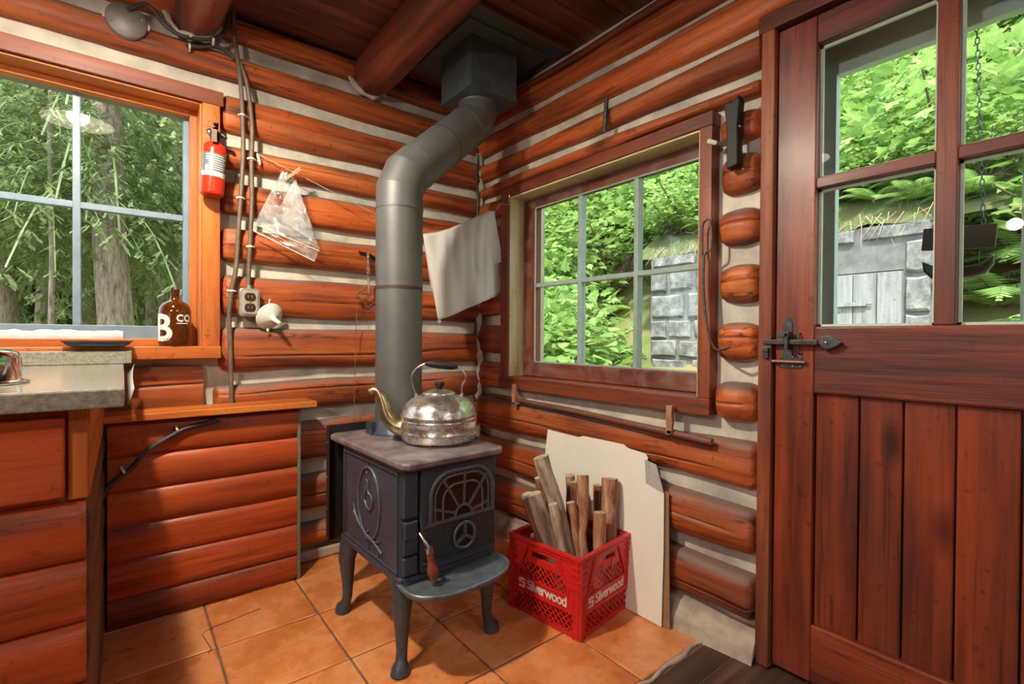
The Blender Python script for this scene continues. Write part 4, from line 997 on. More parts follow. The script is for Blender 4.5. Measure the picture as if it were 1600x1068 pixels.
# ------------------------------------------------------------------ clothes line, bag, towel
N0, N1 = (-1.146,-.058), (-.066,-.262)
LINE = [(-1.151,-0.057,1.742),(-1.003,-0.085,1.684),(-0.838,-0.116,1.618),(-0.668,-0.148,1.550),(-0.573,-0.166,1.517),(-0.464,-0.187,1.490),(-0.341,-0.210,1.525),(-0.208,-0.235,1.594),(-0.093,-0.257,1.644)]
st = thing('clothes_line', 'thin string strung from the log wall to the window corner', 'string', LINE[0])
end = (-0.062,-0.276,1.685)
kid(MB().tube([Vector(p) for p in LINE] + [Vector(end)], .0016, 5).build('string', plain('pale_twine', (.55,.47,.36,1), .8)), st)
kid(MB().tube(smooth_path([LINE[0], Vector(LINE[0])+Vector((.004,-.006,-.02)), Vector(LINE[0])+Vector((.010,-.004,-.045))],3), [.004,.006,.006,.006,.0075,.006,.003][:7], 6).build('frayed_knot', plain('frayed_twine', (.72,.62,.48,1), .9)), st)
kid(MB().tube([LINE[0], (LINE[0][0],-.03,LINE[0][2]+.002)], .0025, 6).build('nail', M_steel), st)
hk = tag(MB().tube([(-0.062,-0.210,1.655),(-0.062,-0.270,1.686),(-0.062,-0.334,1.666)] + [(-0.062,-0.339,1.717)], .0022, 6).build('wire_hook', M_steel), 'bent wire hook at the corner of the window casing', 'hook')
# plastic bag
M_bag = glassy('clear_bag_plastic', (.93,.95,.95,1), .05, .12, ((.86,.89,.90,1), .55, 9))
bg = thing('plastic_bag', 'clear zip plastic bag pegged to the string by one corner', 'bag', (-1.026,-0.105,1.674))
def sheet(corners, n, amp, nm, mat, par, seed):
    """bilinear patch with wrinkles"""
    a,b,c_,d = [Vector(p) for p in corners]; vs = []
    nv = (b-a).cross(d-a).normalized()
    for i in range(n+1):
        for j in range(n+1):
            u, v = i/n, j/n; p = a*(1-u)*(1-v)+b*u*(1-v)+c_*u*v+d*(1-u)*v
            q = noise.noise(Vector((u*4+seed, v*4, seed)))+.5*noise.noise(Vector((u*11+seed, v*9, seed)))
            vs.append(p + nv*amp*q)
    o = MB().add(vs, [(i*(n+1)+j, (i+1)*(n+1)+j, (i+1)*(n+1)+j+1, i*(n+1)+j+1) for i in range(n) for j in range(n)], True).build(nm, mat); return kid(o, par)
sheet([(-1.067,-0.100,1.682), (-1.166,-0.085,1.456), (-0.917,-0.100,1.378), (-1.018,-0.104,1.662)], 14, .007, 'front_sheet', M_bag, bg, 1)
sheet([(-1.063,-0.096,1.678), (-1.160,-0.078,1.453), (-0.920,-0.092,1.385), (-1.022,-0.100,1.660)], 14, .005, 'back_sheet', M_bag, bg, 5)
sheet([(-1.022,-0.112,1.651), (-1.096,-0.112,1.488), (-0.923,-0.112,1.387), (-1.015,-0.114,1.644)], 12, .008, 'folded_corner', M_bag, bg, 9)
sheet([(-1.166,-0.088,1.461), (-1.168,-0.088,1.419), (-0.937,-0.104,1.321), (-0.915,-0.104,1.383)], 10, .003, 'bottom_band', M_bag, bg, 3)
kid(MB().bar((-1.167,-0.092,1.447), (-0.919,-0.108,1.366), .003, .004).bar((-1.169,-0.092,1.419), (-0.940,-0.108,1.320), .003, .004).build('zip_strip', plain('pale_green_zip', (.62,.72,.62,1), .4)), bg)
pg = thing('clothes_peg', 'wooden clothes peg holding the plastic bag on the string', 'peg', (-1.027,-0.108,1.673))
a_, b_ = Vector((-1.060,-0.112,1.641)), Vector((-1.001,-0.118,1.699))
MW = plain('pale_peg_wood', (.62,.42,.26,1), .6)
for dz in (-.0035,.0035): kid(MB().bar(a_+Vector((0,dz*1.5,dz)), b_+Vector((0,dz*1.5,dz*1.6)), .010, .005).build('peg_half', MW), pg)
kid(MB().tube([a_.lerp(b_,.5)+Vector((0,-.008,-.006)), a_.lerp(b_,.5)+Vector((0,.008,.006))], .0045, 8).build('spring', M_steel), pg)
# towel over the string
def towel():
    top_ = [(-0.464,-0.187,1.487),(-0.373,-0.204,1.512),(-0.292,-0.219,1.550),(-0.208,-0.235,1.598),(-0.146,-0.247,1.628),(-0.121,-0.252,1.641),(-0.093,-0.257,1.644)]
    bot_ = [(-0.393,-0.200,1.078),(-0.328,-0.212,1.104),(-0.259,-0.226,1.131),(-0.198,-0.237,1.159),(-0.146,-0.247,1.184),(-0.082,-0.259,1.209),(-0.010,-0.273,1.239)]
    T_, B_ = smooth_path(top_, 6), smooth_path(bot_, 6); n = len(T_)-1; m = 26
    nv = Vector((-(N1[1]-N0[1])*-1, -(N1[0]-N0[0]), 0)).normalized()
    if nv.y > 0: nv = -nv
    vs = []
    for i in range(n+1):
        u = i/n
        for j in range(m+1):
            v = j/m; p = T_[i].lerp(B_[i], v)
            q = min(1, v*2.2)
            # swags falling from the two upper corners, then the standing pleat where the second fold starts
            d = q*(.020*math.sin(8.5*u+1.6*v-.3) + .007*math.sin(20*u-2.5*v)) + .006*math.sin(u*44)*(1-v)
            d += .014*math.exp(-((u-.26-.16*v)/.10)**2)*math.sin(min(1,v*1.15)*math.pi)
            if u > .70: d -= .034*min(1,(u-.70)/.035)*min(1,v*4+.15) - .012*math.sin((u-.70)*16+1.5*v)*q
            if j == 0: d = 0
            vs.append(p + nv*(d+.004))
    mb = MB().add(vs, [(i*(m+1)+j, (i+1)*(m+1)+j, (i+1)*(m+1)+j+1, i*(m+1)+j+1) for i in range(n) for j in range(m)], True)
    mm, nt, b = new_mat('white_terry_cloth'); b.inputs['Base Color'].default_value = (.90,.91,.89,1); b.inputs['Roughness'].default_value = .95
    tb = N(nt, 'ShaderNodeBsdfTranslucent'); tb.inputs[0].default_value = (.90,.92,.90,1); mx = N(nt, 'ShaderNodeMixShader'); mx.inputs[0].default_value = .35; nt.links.new(b.outputs[0], mx.inputs[1]); nt.links.new(tb.outputs[0], mx.inputs[2]); nt.links.new(mx.outputs[0], nt.nodes['Material Output'].inputs[0])
    g = noise_tex(nt, coords(nt), 350, 2, .5); bump(nt, b, g.outputs['Fac'], .25, .002)
    o = mb.build('towel', mm); s = o.modifiers.new('thick','SOLIDIFY'); s.thickness = .004; s.offset = 0
    t = thing('hand_towel', 'white towel hung over the string behind the stovepipe', 'towel', T_[0]); o.name = 'cloth'; kid(o, t)
    # back half of the cloth, folded over the string
    vs2 = []
    for i in range(n+1):
        for j in range(9): vs2.append(T_[i].lerp(B_[i], j/8*.62) - nv*(.004+.008*j/8+.006*math.sin(i*.5)*j/8))
    o2 = MB().add(vs2, [(i*9+j, i*9+j+1, (i+1)*9+j+1, (i+1)*9+j) for i in range(n) for j in range(8)], True).build('back_fold', mm); kid(o2, t)
    q = Vector(B_[0])
    kid(MB().tube([q+Vector((.004,0,.004)), q+Vector((.008,-.002,-.010)), q+Vector((.018,-.002,-.008)), q+Vector((.016,0,.004))], .003, 6).build('hanging_loop', mm), t)
towel()

# ------------------------------------------------------------------ toasting rack with spring, hung on a black hook behind the pipe
tk = thing('toaster_rack', 'wire camp rack hanging from a coil spring beside the stovepipe', 'rack', (-0.689,-0.075,1.394))
kid(MB().tube([(-0.734,-0.072,1.389),(-0.688,-0.072,1.383),(-0.628,-0.072,1.356)], [.004,.007,.008], 8).build('hook', M_blackmetal), tk)
a_, b_ = Vector((-0.693,-0.085,1.380)), Vector((-0.691,-0.085,1.274)); cp = []
for i in range(141):
    t = i/140; r = .0075; cp.append(a_.lerp(b_,t)+Vector((r*math.cos(t*14*6.283), r*math.sin(t*14*6.283), 0)))
kid(MB().tube(cp, .0016, 5).build('coil_spring', M_steel), tk)
kid(MB().tube([b_, Vector((-0.689,-0.085,1.200))], .004, 6).tube([a_+Vector((0,0,.012)), a_], .003, 6).build('stem', M_steel), tk)
M_wire = plain('rusty_wire', (.28,.19,.12,1), .5, .6)
mb = MB()
for a, b in (((-0.748,-0.080,1.185),(-0.631,-0.080,1.306)),((-0.724,-0.080,1.163),(-0.625,-0.080,1.259)),((-0.745,-0.080,1.188),(-0.621,-0.080,1.080)),((-0.714,-0.078,1.160),(-0.621,-0.078,1.232)),((-0.686,-0.078,1.138),(-0.617,-0.078,1.193)),((-0.661,-0.078,1.115),(-0.611,-0.078,1.157))):
    mb.tube([a,b], .0016, 5)
kid(mb.build('wire_grid', M_wire), tk)
kid(MB().tube(smooth_path([(-0.692,-0.085,1.206),(-0.711,-0.085,1.196),(-0.732,-0.085,1.206),(-0.744,-0.085,1.191),(-0.735,-0.085,1.174),(-0.750,-0.085,1.184)],4), .0035, 6).build('wire_twist', M_wire), tk)
cdo = thing('hanging_cord_line', 'thin brown cord hanging straight down beside the stovepipe', 'cord', (-0.743,-0.082,1.185))
kid(MB().tube([(-0.743,-0.082,1.185),(-0.748,-0.082,0.986),(-0.753,-0.082,0.781),(-0.758,-0.082,0.582)], .0016, 5).build('string', plain('brown_cord', (.20,.11,.07,1), .8)), cdo)

# ------------------------------------------------------------------ things on the right wall
# iron poker hooked on the window casing
pk = thing('fire_poker', 'bent iron poker with a looped handle hung by the window', 'poker', (-0.075,-1.411,1.388))
kid(MB().tube(smooth_path([(-0.078,-1.403,1.273),(-0.078,-1.412,1.284),(-0.078,-1.427,1.295),(-0.078,-1.429,1.343),(-0.078,-1.422,1.384),(-0.078,-1.411,1.392),(-0.078,-1.397,1.375),(-0.078,-1.395,1.327),(-0.078,-1.398,1.274)],4), .0038, 8).build('loop_handle', M_hard), pk)
kid(MB().tube(smooth_path([(-0.078,-1.403,1.277),(-0.078,-1.401,1.210),(-0.078,-1.405,1.125),(-0.078,-1.415,1.051),(-0.078,-1.429,0.994),(-0.078,-1.447,0.967)]+[(-0.115,-1.492,0.966),(-0.115,-1.513,0.977)],5), .0042, 8).build('shaft', M_hard), pk)
# holster
hl = thing('black_holder', 'black plastic holder with a strap screwed beside the door', 'holder', (-0.085,-1.530,1.601))
kid(MB().prism([(-1.478,1.748),(-1.488,1.742),(-1.500,1.738),(-1.512,1.744),(-1.522,1.755),(-1.526,1.735),(-1.520,1.66),(-1.522,1.54),(-1.486,1.533),(-1.484,1.66),(-1.478,1.72)], lambda u,v,t: (t,u,v), -.098, -.062).build('body', M_black, bevel=.004, fixn=True), hl)
for p in ((-0.099,-1.529,1.653), (-0.099,-1.540,1.519)): kid(MB().sphere(p, .004, 8, 5).build('screw', M_steel), hl)
kid(MB().bar((-0.070,-1.439,1.635), (-0.075,-1.505,1.608), .010, .012).build('strap', M_black), hl)
kid(MB().tube([(-0.072,-1.411,1.650), (-0.070,-1.441,1.635)], [.009,.007], 10).build('cork_end', plain('pale_green_cork', (.62,.66,.50,1), .6)), hl)
# strap on the upper logs
tag(MB().tube(smooth_path([(-0.068,-0.972,1.962),(-0.068,-0.969,1.917),(-0.068,-0.966,1.867),(-0.068,-0.960,1.826)],4), [.009]*13, 8).build('log_strap', M_hard), 'short dark iron strap bridging two logs above the window', 'strap')
# rod held below the window by two wooden brackets
tag(MB().tube([(-.068,-.19,.700),(-.072,-.8,.688),(-.072,-1.435,.662)], [.009,.011,.012], 10).build('wooden_rod', wood('dark_rod', (.05,.02,.012,1), (.17,.07,.04,1), (.26,.12,.07,1), 'y', .5, .2, .3)), 'dark wooden rod resting under the window on two brackets', 'rod')
for px_, lab in (((-0.085,-0.420,0.721), 'small wooden bracket at the corner end of the rod'), ((-0.085,-1.286,0.715), 'small wooden bracket at the door end of the rod')):
    q = thing('rod_bracket', lab, 'bracket', px_, 0, 'rod brackets under the window')
    Y0 = px_[1]; Z0 = px_[2]
    MB().prism([(.012,.050),(-.012,.052),(-.010,.02),(-.014,-.005),(-.008,-.048),(.010,-.052),(.012,-.01)], lambda u,v,t: (t,u,v), -.008, .004).build('upright', bark('split_bracket_%d' % (px_[1] < -.8), (.12,.04,.02,1), (.42,.20,.11,1), (.55,.32,.20,1)), q, fixn=True)
    MB().box((.0,-.008,.028),(.03,.008,.045)).build('peg', M_steel, q)
    MB().box((-.008,-.008,-.047),(.03,.008,-.036)).build('lip', MW, q)
# pipe-clay wire where the flue meets the corner
tag(MB().tube(smooth_path([(-.066,-.055,2.05),(-.062,-.060,1.96),(-.068,-.055,1.86),(-.062,-.06,1.75),(-.066,-.058,1.62)],5), [U(.003,.008) for _ in range(21)], 6).build('corner_wire', M_hard), 'dark twisted wire hanging down the wall corner', 'wire')

# ------------------------------------------------------------------ lamps out of frame that light the room
def ceiling_lamp(loc, power, col, label, rad=.06, shade=True):
    t = thing('ceiling_lamp', label, 'lamp', loc, 0, 'ceiling lamps')
    MB().lathe([(.075,.085),(.08,.10),(.08,.115)], 24).build('base', M_white, t)
    MB().lathe([(.022,.05),(.026,.085)], 16).build('bulb_holder', M_white, t)
    if shade: MB().lathe([(.03,.084),(.09,.060),(.150,-.052)], 32, cap=False).build('shade', plain('white_enamel_shade', (.75,.73,.68,1), .4), t)
    ld = bpy.data.lights.new('bulb', 'POINT'); ld.energy = power; ld.color = col; ld.shadow_soft_size = rad
    lo = bpy.data.objects.new('bulb', ld); COL.objects.link(lo); lo.parent = t; lo.location = (0,0,-.02)
    return t
ceiling_lamp((-1.765,-1.0,2.168), 112, (1.0,.87,.68), 'ceiling lamp above the kitchen counter', .045)
pendant = ceiling_lamp((-2.5,-1.87,1.70), 30, (1.0,.88,.72), 'bare pendant bulb hanging over the kitchen floor', .035, False)
MB().tube([(0,0,.115),(0,0,.58)], .004, 6).build('flex', M_black, pendant)
ceiling_lamp((-.75,-3.3,2.168), 34, (1.0,.92,.80), 'added fill lamp behind the viewer near the door')  # unseen lamp with no known fixture, added to fill the room from behind

# ------------------------------------------------------------------ outdoors
def leaf_mat(nm, c1, c2, trans=.35):
    m, nt, b = new_mat(nm); oi = N(nt, 'ShaderNodeObjectInfo'); ge = N(nt, 'ShaderNodeNewGeometry')
    r = ramp(nt, [(0, c1), (1, c2)])
    g = noise_tex(nt, coords(nt), 4, 2, .5); ad = N(nt, 'ShaderNodeMath', operation='ADD'); hm = N(nt, 'ShaderNodeMath', operation='MULTIPLY'); hm.inputs[1].default_value = .5
    nt.links.new(ge.outputs['Random Per Island'], hm.inputs[0]); nt.links.new(hm.outputs[0], ad.inputs[0])
    h2 = N(nt, 'ShaderNodeMath', operation='MULTIPLY_ADD'); h2.inputs[1].default_value = 1.2; h2.inputs[2].default_value = -.35; nt.links.new(g.outputs['Fac'], h2.inputs[0]); nt.links.new(h2.outputs[0], ad.inputs[1])
    nt.links.new(ad.outputs[0], r.inputs[0]); nt.links.new(r.outputs[0], b.inputs['Base Color']); b.inputs['Roughness'].default_value = .5
    tb = N(nt, 'ShaderNodeBsdfTranslucent'); nt.links.new(r.outputs[0], tb.inputs[0]); mx = N(nt, 'ShaderNodeMixShader'); mx.inputs[0].default_value = trans
    nt.links.new(b.outputs[0], mx.inputs[1]); nt.links.new(tb.outputs[0], mx.inputs[2]); nt.links.new(mx.outputs[0], nt.nodes['Material Output'].inputs[0]); return m
L_bright = leaf_mat('bright_green_leaf', (.13,.26,.04,1), (.48,.64,.20,1), .45)
L_fern = leaf_mat('fern_green', (.15,.30,.05,1), (.50,.68,.24,1), .45)
L_cedar = leaf_mat('cedar_green', (.11,.15,.05,1), (.38,.44,.18,1), .4)
L_under = leaf_mat('understory_green', (.20,.32,.05,1), (.56,.70,.18,1), .45)
M_stem = plain('brown_stem', (.12,.08,.045,1), .8)
M_trunk = bark('cedar_bark', (.10,.06,.04,1), (.30,.21,.15,1), (.48,.37,.28,1))
M_soil = plain('leaf_litter_ground', (.24,.20,.08,1), .95, var=.3, nscale=3, bumps=.8, rnd=False, col2=(.12,.16,.04,1))

def hill(x, y):
    z = -.35
    if x > .9: z = -.35 + .75*min(1,(x-.9)/2.2)**1.2
    if x > 3.2: z += (x-3.2)*.82 + .25*noise.noise(Vector((x*.5,y*.5,0)))
    return z + .05*noise.noise(Vector((x*1.3,y*1.3,3)))
def flat(x, y): return -.5 + .03*(y) + .12*noise.noise(Vector((x*.4,y*.4,8)))
mb = MB(); nx, ny = 46, 50; vs = []
for i in range(nx+1):
    for j in range(ny+1):
        x = .25+ i*.36; y = -9 + j*.46; vs.append((x, y, hill(x,y)))
mb.add(vs, [(i*(ny+1)+j, (i+1)*(ny+1)+j, (i+1)*(ny+1)+j+1, i*(ny+1)+j+1) for i in range(nx) for j in range(ny)], True)
tag(mb.build('hillside', M_soil), 'steep overgrown hillside rising outside the right window and door', 'hillside', kind='structure')
mb = MB(); vs = []
for i in range(31):
    for j in range(31):
        x = -16 + i*.54; y = .25 + j*.9; vs.append((x, y, flat(x,y)))
mb.add(vs, [(i*31+j, (i+1)*31+j, (i+1)*31+j+1, i*31+j+1) for i in range(30) for j in range(30)], True)
tag(mb.build('forest_ground', M_soil), 'mossy forest floor outside the kitchen window', 'ground', kind='structure')

def add_leaf(mb, p, d, up, L, W, lobed):
    d = Vector(d).normalized(); s = d.cross(Vector(up)); s = s.normalized() if s.length > 1e-4 else d.orthogonal().normalized(); n = s.cross(d)
    p = Vector(p)
    if lobed:
        out = [(0,0,0),(.18,.30,.03),(.10,.52,.0),(.42,.36,.02),(.60,.46,-.03),(.66,.20,0),(1.0,0,-.10),(.66,-.20,0),(.60,-.46,-.03),(.42,-.36,.02),(.10,-.52,0),(.18,-.30,.03)]
        mb.add([p+d*(a*L)+s*(b*W)+n*(c*L) for a,b,c in out], [(0,1,2,3,5,6),(3,4,5),(0,6,7,9,10,11),(7,8,9)])
    else:
        out = [(0,0,0),(.35,.5,.06),(.75,.32,.0),(1,0,-.10),(.75,-.32,0),(.35,-.5,.06),(.5,0,-.02)]
        mb.add([p+d*(a*L)+s*(b*W)+n*(c*L) for a,b,c in out], [(0,6,2,1),(6,3,2),(0,5,4,6),(6,4,3)])
def rdir(rnd, zmin=-.2, zmax=1):
    a = rnd.uniform(0, 6.283); z = rnd.uniform(zmin, zmax); r = math.sqrt(max(0,1-z*z)); return Vector((r*math.cos(a), r*math.sin(a), z))
def bush_mesh(seed, n, L, lobed, H, Rr):
    rnd = random.Random(seed); mb = MB(); st = MB()
    for k in range(7):
        q = rdir(rnd, .4, .95); st.tube([(0,0,0), q*H*.5+Vector((0,0,H*.1)), q*H*.9], [.012,.008,.004], 5)
    for k in range(n):
        q = rdir(rnd, -.15, 1); s = rnd.uniform(.55,1)
        p = Vector((q.x*Rr*s, q.y*Rr*s, H*.42+q.z*H*.56*s))
        o = Vector((q.x, q.y, rnd.uniform(-.35,.25))) + rdir(rnd,-1,1)*.5
        up = Vector((0,0,1)) + rdir(rnd,-1,1)*.45
        l = L*rnd.uniform(.65,1.25); add_leaf(mb, p, o, up, l, l*rnd.uniform(.75,.95), lobed)
    return mb.mesh('foliage'), st.mesh('stems')
def fern_mesh(seed, nf=11, L=.75):
    rnd = random.Random(seed); mb = MB(); st = MB()
    for k in range(nf):
        a = 6.283*k/nf + rnd.uniform(-.2,.2); l = L*rnd.uniform(.7,1.1); rise = rnd.uniform(.55,.95); pts = []
        for i in range(13):
            t = i/12; r = l*t; z = l*(rise*t*1.1 - .75*t*t); pts.append(Vector((r*math.cos(a), r*math.sin(a), z+.03)))
        st.tube(pts, [.005*(1-.8*i/12) for i in range(13)], 4)
        side = Vector((-math.sin(a), math.cos(a), 0))
        for i in range(2,13):
            t = i/12; w = l*.26*math.sin(math.pi*(.12+.86*t))**.8; dd_ = (pts[i]-pts[i-1]).normalized()
            for q in (0,.5):
                pb = pts[i-1].lerp(pts[i], q)
                for s in (-1,1):
                    e = pb + side*s*w + dd_*w*.25 + Vector((0,0,-w*.22)); b1 = pb + dd_*l*.020; b0 = pb - dd_*l*.016
                    mb.add([b0, b0.lerp(e,.55)-dd_*l*.012, e, b1.lerp(e,.55)+dd_*l*.010, b1], [(0,1,2,3,4)])
    return mb.mesh('fronds'), st.mesh('stems')
def inst(name, meshes, mats, loc, sc, rz, label, cat, group, parts=('foliage','stems'), tilt=0):
    t = thing(name, label, cat, loc, rz, group); t.scale = (sc,sc,sc*random.uniform(.9,1.15)); t.rotation_euler = (U(-tilt,tilt),U(-tilt,tilt),rz)
    for nm, me, mt in zip(parts, meshes, mats):
        if not me.materials: me.materials.append(mt)
        o = bpy.data.objects.new(nm, me); COL.objects.link(o); o.parent = t
    return t
BUSH = [bush_mesh(s, 620, .088, lob, .95, .62) for s, lob in ((1,True),(2,True),(3,False),(4,True))]
BUSHS = [bush_mesh(s, 800, .052, lob, .95, .60) for s, lob in ((11,False),(12,True))]
FERN = [fern_mesh(s) for s in (5,6,7)]
random.seed(21)
# --- root cellar in the hillside
rc = thing('root_cellar', 'low stone root cellar with a grey plank door set into the hillside', 'cellar', (3.6,.05,.15))
def stone_mat():
    m, nt, b = new_mat('grey_field_stone'); vec = coords(nt)
    g = noise_tex(nt, vec, 7, 6, .65); r = ramp(nt, [(.3,(.09,.082,.082,1)),(.5,(.24,.22,.215,1)),(.7,(.42,.39,.38,1))]); nt.links.new(g.outputs['Fac'], r.inputs[0]); nt.links.new(r.outputs[0], b.inputs['Base Color'])
    b.inputs['Roughness'].default_value = .9; bump(nt, b, g.outputs['Fac'], .9, .02); return m
M_stone = stone_mat()
M_mort = plain('pale_stone_mortar', (.24,.225,.22,1), .95, var=.2, nscale=8, bumps=.6, rnd=False)
CX = 3.55; DY0, DY1, DZ1 = -1.105, -.22, 1.60
mbc = MB().box((CX+.04,-1.30,-.1),(CX+1.4,DY0,2.0)).box((CX+.04,DY1,-.1),(CX+1.4,1.42,2.0)).box((CX+.04,DY0,DZ1),(CX+1.4,DY1,2.0)).box((CX+.3,DY0,-.1),(CX+1.4,DY1,DZ1))
kid(mbc.build('mortar_core', M_mort), rc)
def stone(y0, y1, z0, z1, seed):
    rnd = random.Random(seed); cy, cz = (y0+y1)/2, (z0+z1)/2; hy_, hz_ = (y1-y0)/2-.012, (z1-z0)/2-.012; d = rnd.uniform(.01,.04)
    n = 8
    P = [(x_*rnd.uniform(.86,1.0)*hy_, z_*rnd.uniform(.84,1.0)*hz_) for x_, z_ in ((-1,-1),(0,-1),(1,-1),(1,0),(1,1),(0,1),(-1,1),(-1,0))]
    vs = [(CX+.05, cy+a, cz+b) for a,b in P] + [(CX+.04-d*.7, cy+a, cz+b) for a,b in P] + [(CX+.03-d, cy+a*.88, cz+b*.86) for a,b in P]
    mb = MB().add(vs, [(l*n+k, l*n+(k+1)%n, (l+1)*n+(k+1)%n, (l+1)*n+k) for l in (0,1) for k in range(n)] + [tuple(range(2*n,3*n))])
    o = mb.build('stone', M_stone, fixn=True); kid(o, rc); return o
sd_ = 0; z = 0.0; row = 0
while z < 1.93:
    h = min(random.uniform(.22,.34), 2.0-z) if z < 1.75 else 2.0-z
    y = -1.30 + (row % 2)*.0
    while y < 1.40:
        w = min(random.uniform(.28,.55), 1.42-y)
        if 1.42-(y+w) < .15: w = 1.42-y
        yy0, yy1 = y, y+w; y += w; sd_ += 1
        if z < DZ1-.04 and yy1 > DY0 and yy0 < DY1:
            if yy0 < DY0-.06: stone(yy0, DY0, z, z+h, sd_)
            if yy1 > DY1+.06: stone(DY1, yy1, z, z+h, sd_)
            continue
        stone(yy0, yy1, z, z+h, sd_)
    z += h; row += 1
M_greyp = wood('weathered_grey_plank', (.21,.195,.195,1), (.35,.33,.335,1), (.47,.45,.45,1), 'z', .8, .3, .25)
cd = kid(MB().box((CX+.03,DY0,.2),(CX+.05,DY1,DZ1-.01)).build('plank_door', M_greyp), rc)
w_ = (DY1-DY0)/5
for k in range(5):
    o = MB().box((-.018,-w_/2+.004,-.69),(.012,w_/2-.004,.69)).build('plank', M_greyp, cd, (CX+.018, DY0+w_*(k+.5), .895)); 
o = MB().box((CX-.03,-.86,1.30),(CX-.005,-.64,1.335)).tube([(CX-.02,-.90,1.318),(CX-.02,-.60,1.318)], .008, 6).build('wooden_latch', M_greyp, cd)
o = MB().box((CX-.04,.10,.55),(CX+.0,.16,1.75)).build('board_upright', wood('mossy_board', (.20,.16,.07,1), (.34,.28,.12,1), (.45,.40,.2,1), 'z', .8, .2, .3)); tag(o, 'upright weathered board standing against the stone cellar', 'board')
# earth on top of the cellar
mb = MB(); vs = []
for i in range(9):
    for j in range(21):
        x = CX+.03+i*.28; y = -1.7+j*.17; e = max(0, 1-abs(y-.05)/1.75)**.5
        vs.append((x, y, 1.99+.10*e*min(1,i) + (i*.20) + .06*noise.noise(Vector((x*4,y*4,2)))))
mb.add(vs, [(i*21+j, (i+1)*21+j, (i+1)*21+j+1, i*21+j+1) for i in range(8) for j in range(20)], True)
tag(mb.build('cellar_mound', plain('dry_grassy_soil', (.13,.11,.05,1), .95, var=.3, nscale=9, bumps=.8, col2=(.07,.12,.03,1))), 'grassy earth mound over the stone cellar', 'mound', kind='structure')
# dead grass over the edge of the cellar roof
mb = MB()
for k in range(420):
    y = U(-1.35,1.45); p = Vector((CX+U(-.02,.25), y, 2.03+U(0,.1))); d = Vector((U(-.32,-.08), U(-.22,.22), U(-.30,.12)))
    mb.add([p, p+Vector((0,.006,0)), p+d], [(0,1,2)])
tag(mb.build('dry_grass', plain('straw', (.50,.36,.20,1), .9)), 'dry brown grass hanging over the cellar front', 'grass', kind='stuff')

# --- plants on the hillside (seen through the right window and the door)
GR = 'leafy undergrowth on the hillside'
cnt = 0
def free(x, y): return not (CX-.45 < x < CX+.5 and -1.45 < y < 1.55)
spots = []
# visible fan from the camera
for k in range(2000):
    if len(spots) >= 175: break
    dist = 3.2 + 9.5*random.random()**1.25; az = math.radians(U(36, 92)); x = -1.58+dist*math.sin(az); y = -2.27+dist*math.cos(az)
    if x < 1.7 or not free(x,y): continue
    if (51 < math.degrees(az) < 84 and x < 4.5) or (math.degrees(az) >= 84 and dist < 5.8 and y > -3.2) or (45 < math.degrees(az) <= 51 and dist < 6.4): continue      # clearing before the cellar
    if any((x-a)**2+(y-b)**2 < (.30+.028*dist)**2 for a,b in spots): continue
    spots.append((x,y))
for i,(x,y) in enumerate(spots):
    dist = math.hypot(x+1.58,y+2.27); z = hill(x,y)
    if CX < x < CX+2 and -1.4 < y < 1.5: z = max(z, 2.0)
    r = random.random(); azd = math.degrees(math.atan2(x+1.58,y+2.27)); WH = 'beyond the six pane window' if azd < 63 else 'beyond the door glass'; HT = 'low on the slope' if z < 1.6 else ('halfway up the slope' if z < 4 else 'high on the slope')
    if r < .24 and dist < 9:
        inst('fern', FERN[i%3], (L_fern, M_stem), (x,y,z), U(.8,1.3), U(0,6.28), 'feathery green fern %s %s' % (HT,WH), 'fern', 'ferns %s %s' % (HT,WH), ('fronds','stems'), .15)
    elif r < .8:
        inst('broadleaf_shrub', BUSH[i%4], (L_bright, M_stem), (x,y,z-.1), U(.85,1.5)*(1+.04*dist), U(0,6.28), 'broad-leaved bright green shrub %s %s' % (HT,WH), 'shrub', 'broad-leaved shrubs %s %s' % (HT,WH), tilt=.1)
    else:
        inst('small_leaf_shrub', BUSHS[i%2], (L_bright, M_stem), (x,y,z-.1), U(.9,1.5)*(1+.04*dist), U(0,6.28), 'fine-leaved green shrub %s %s' % (HT,WH), 'shrub', 'fine-leaved shrubs %s %s' % (HT,WH), tilt=.1)
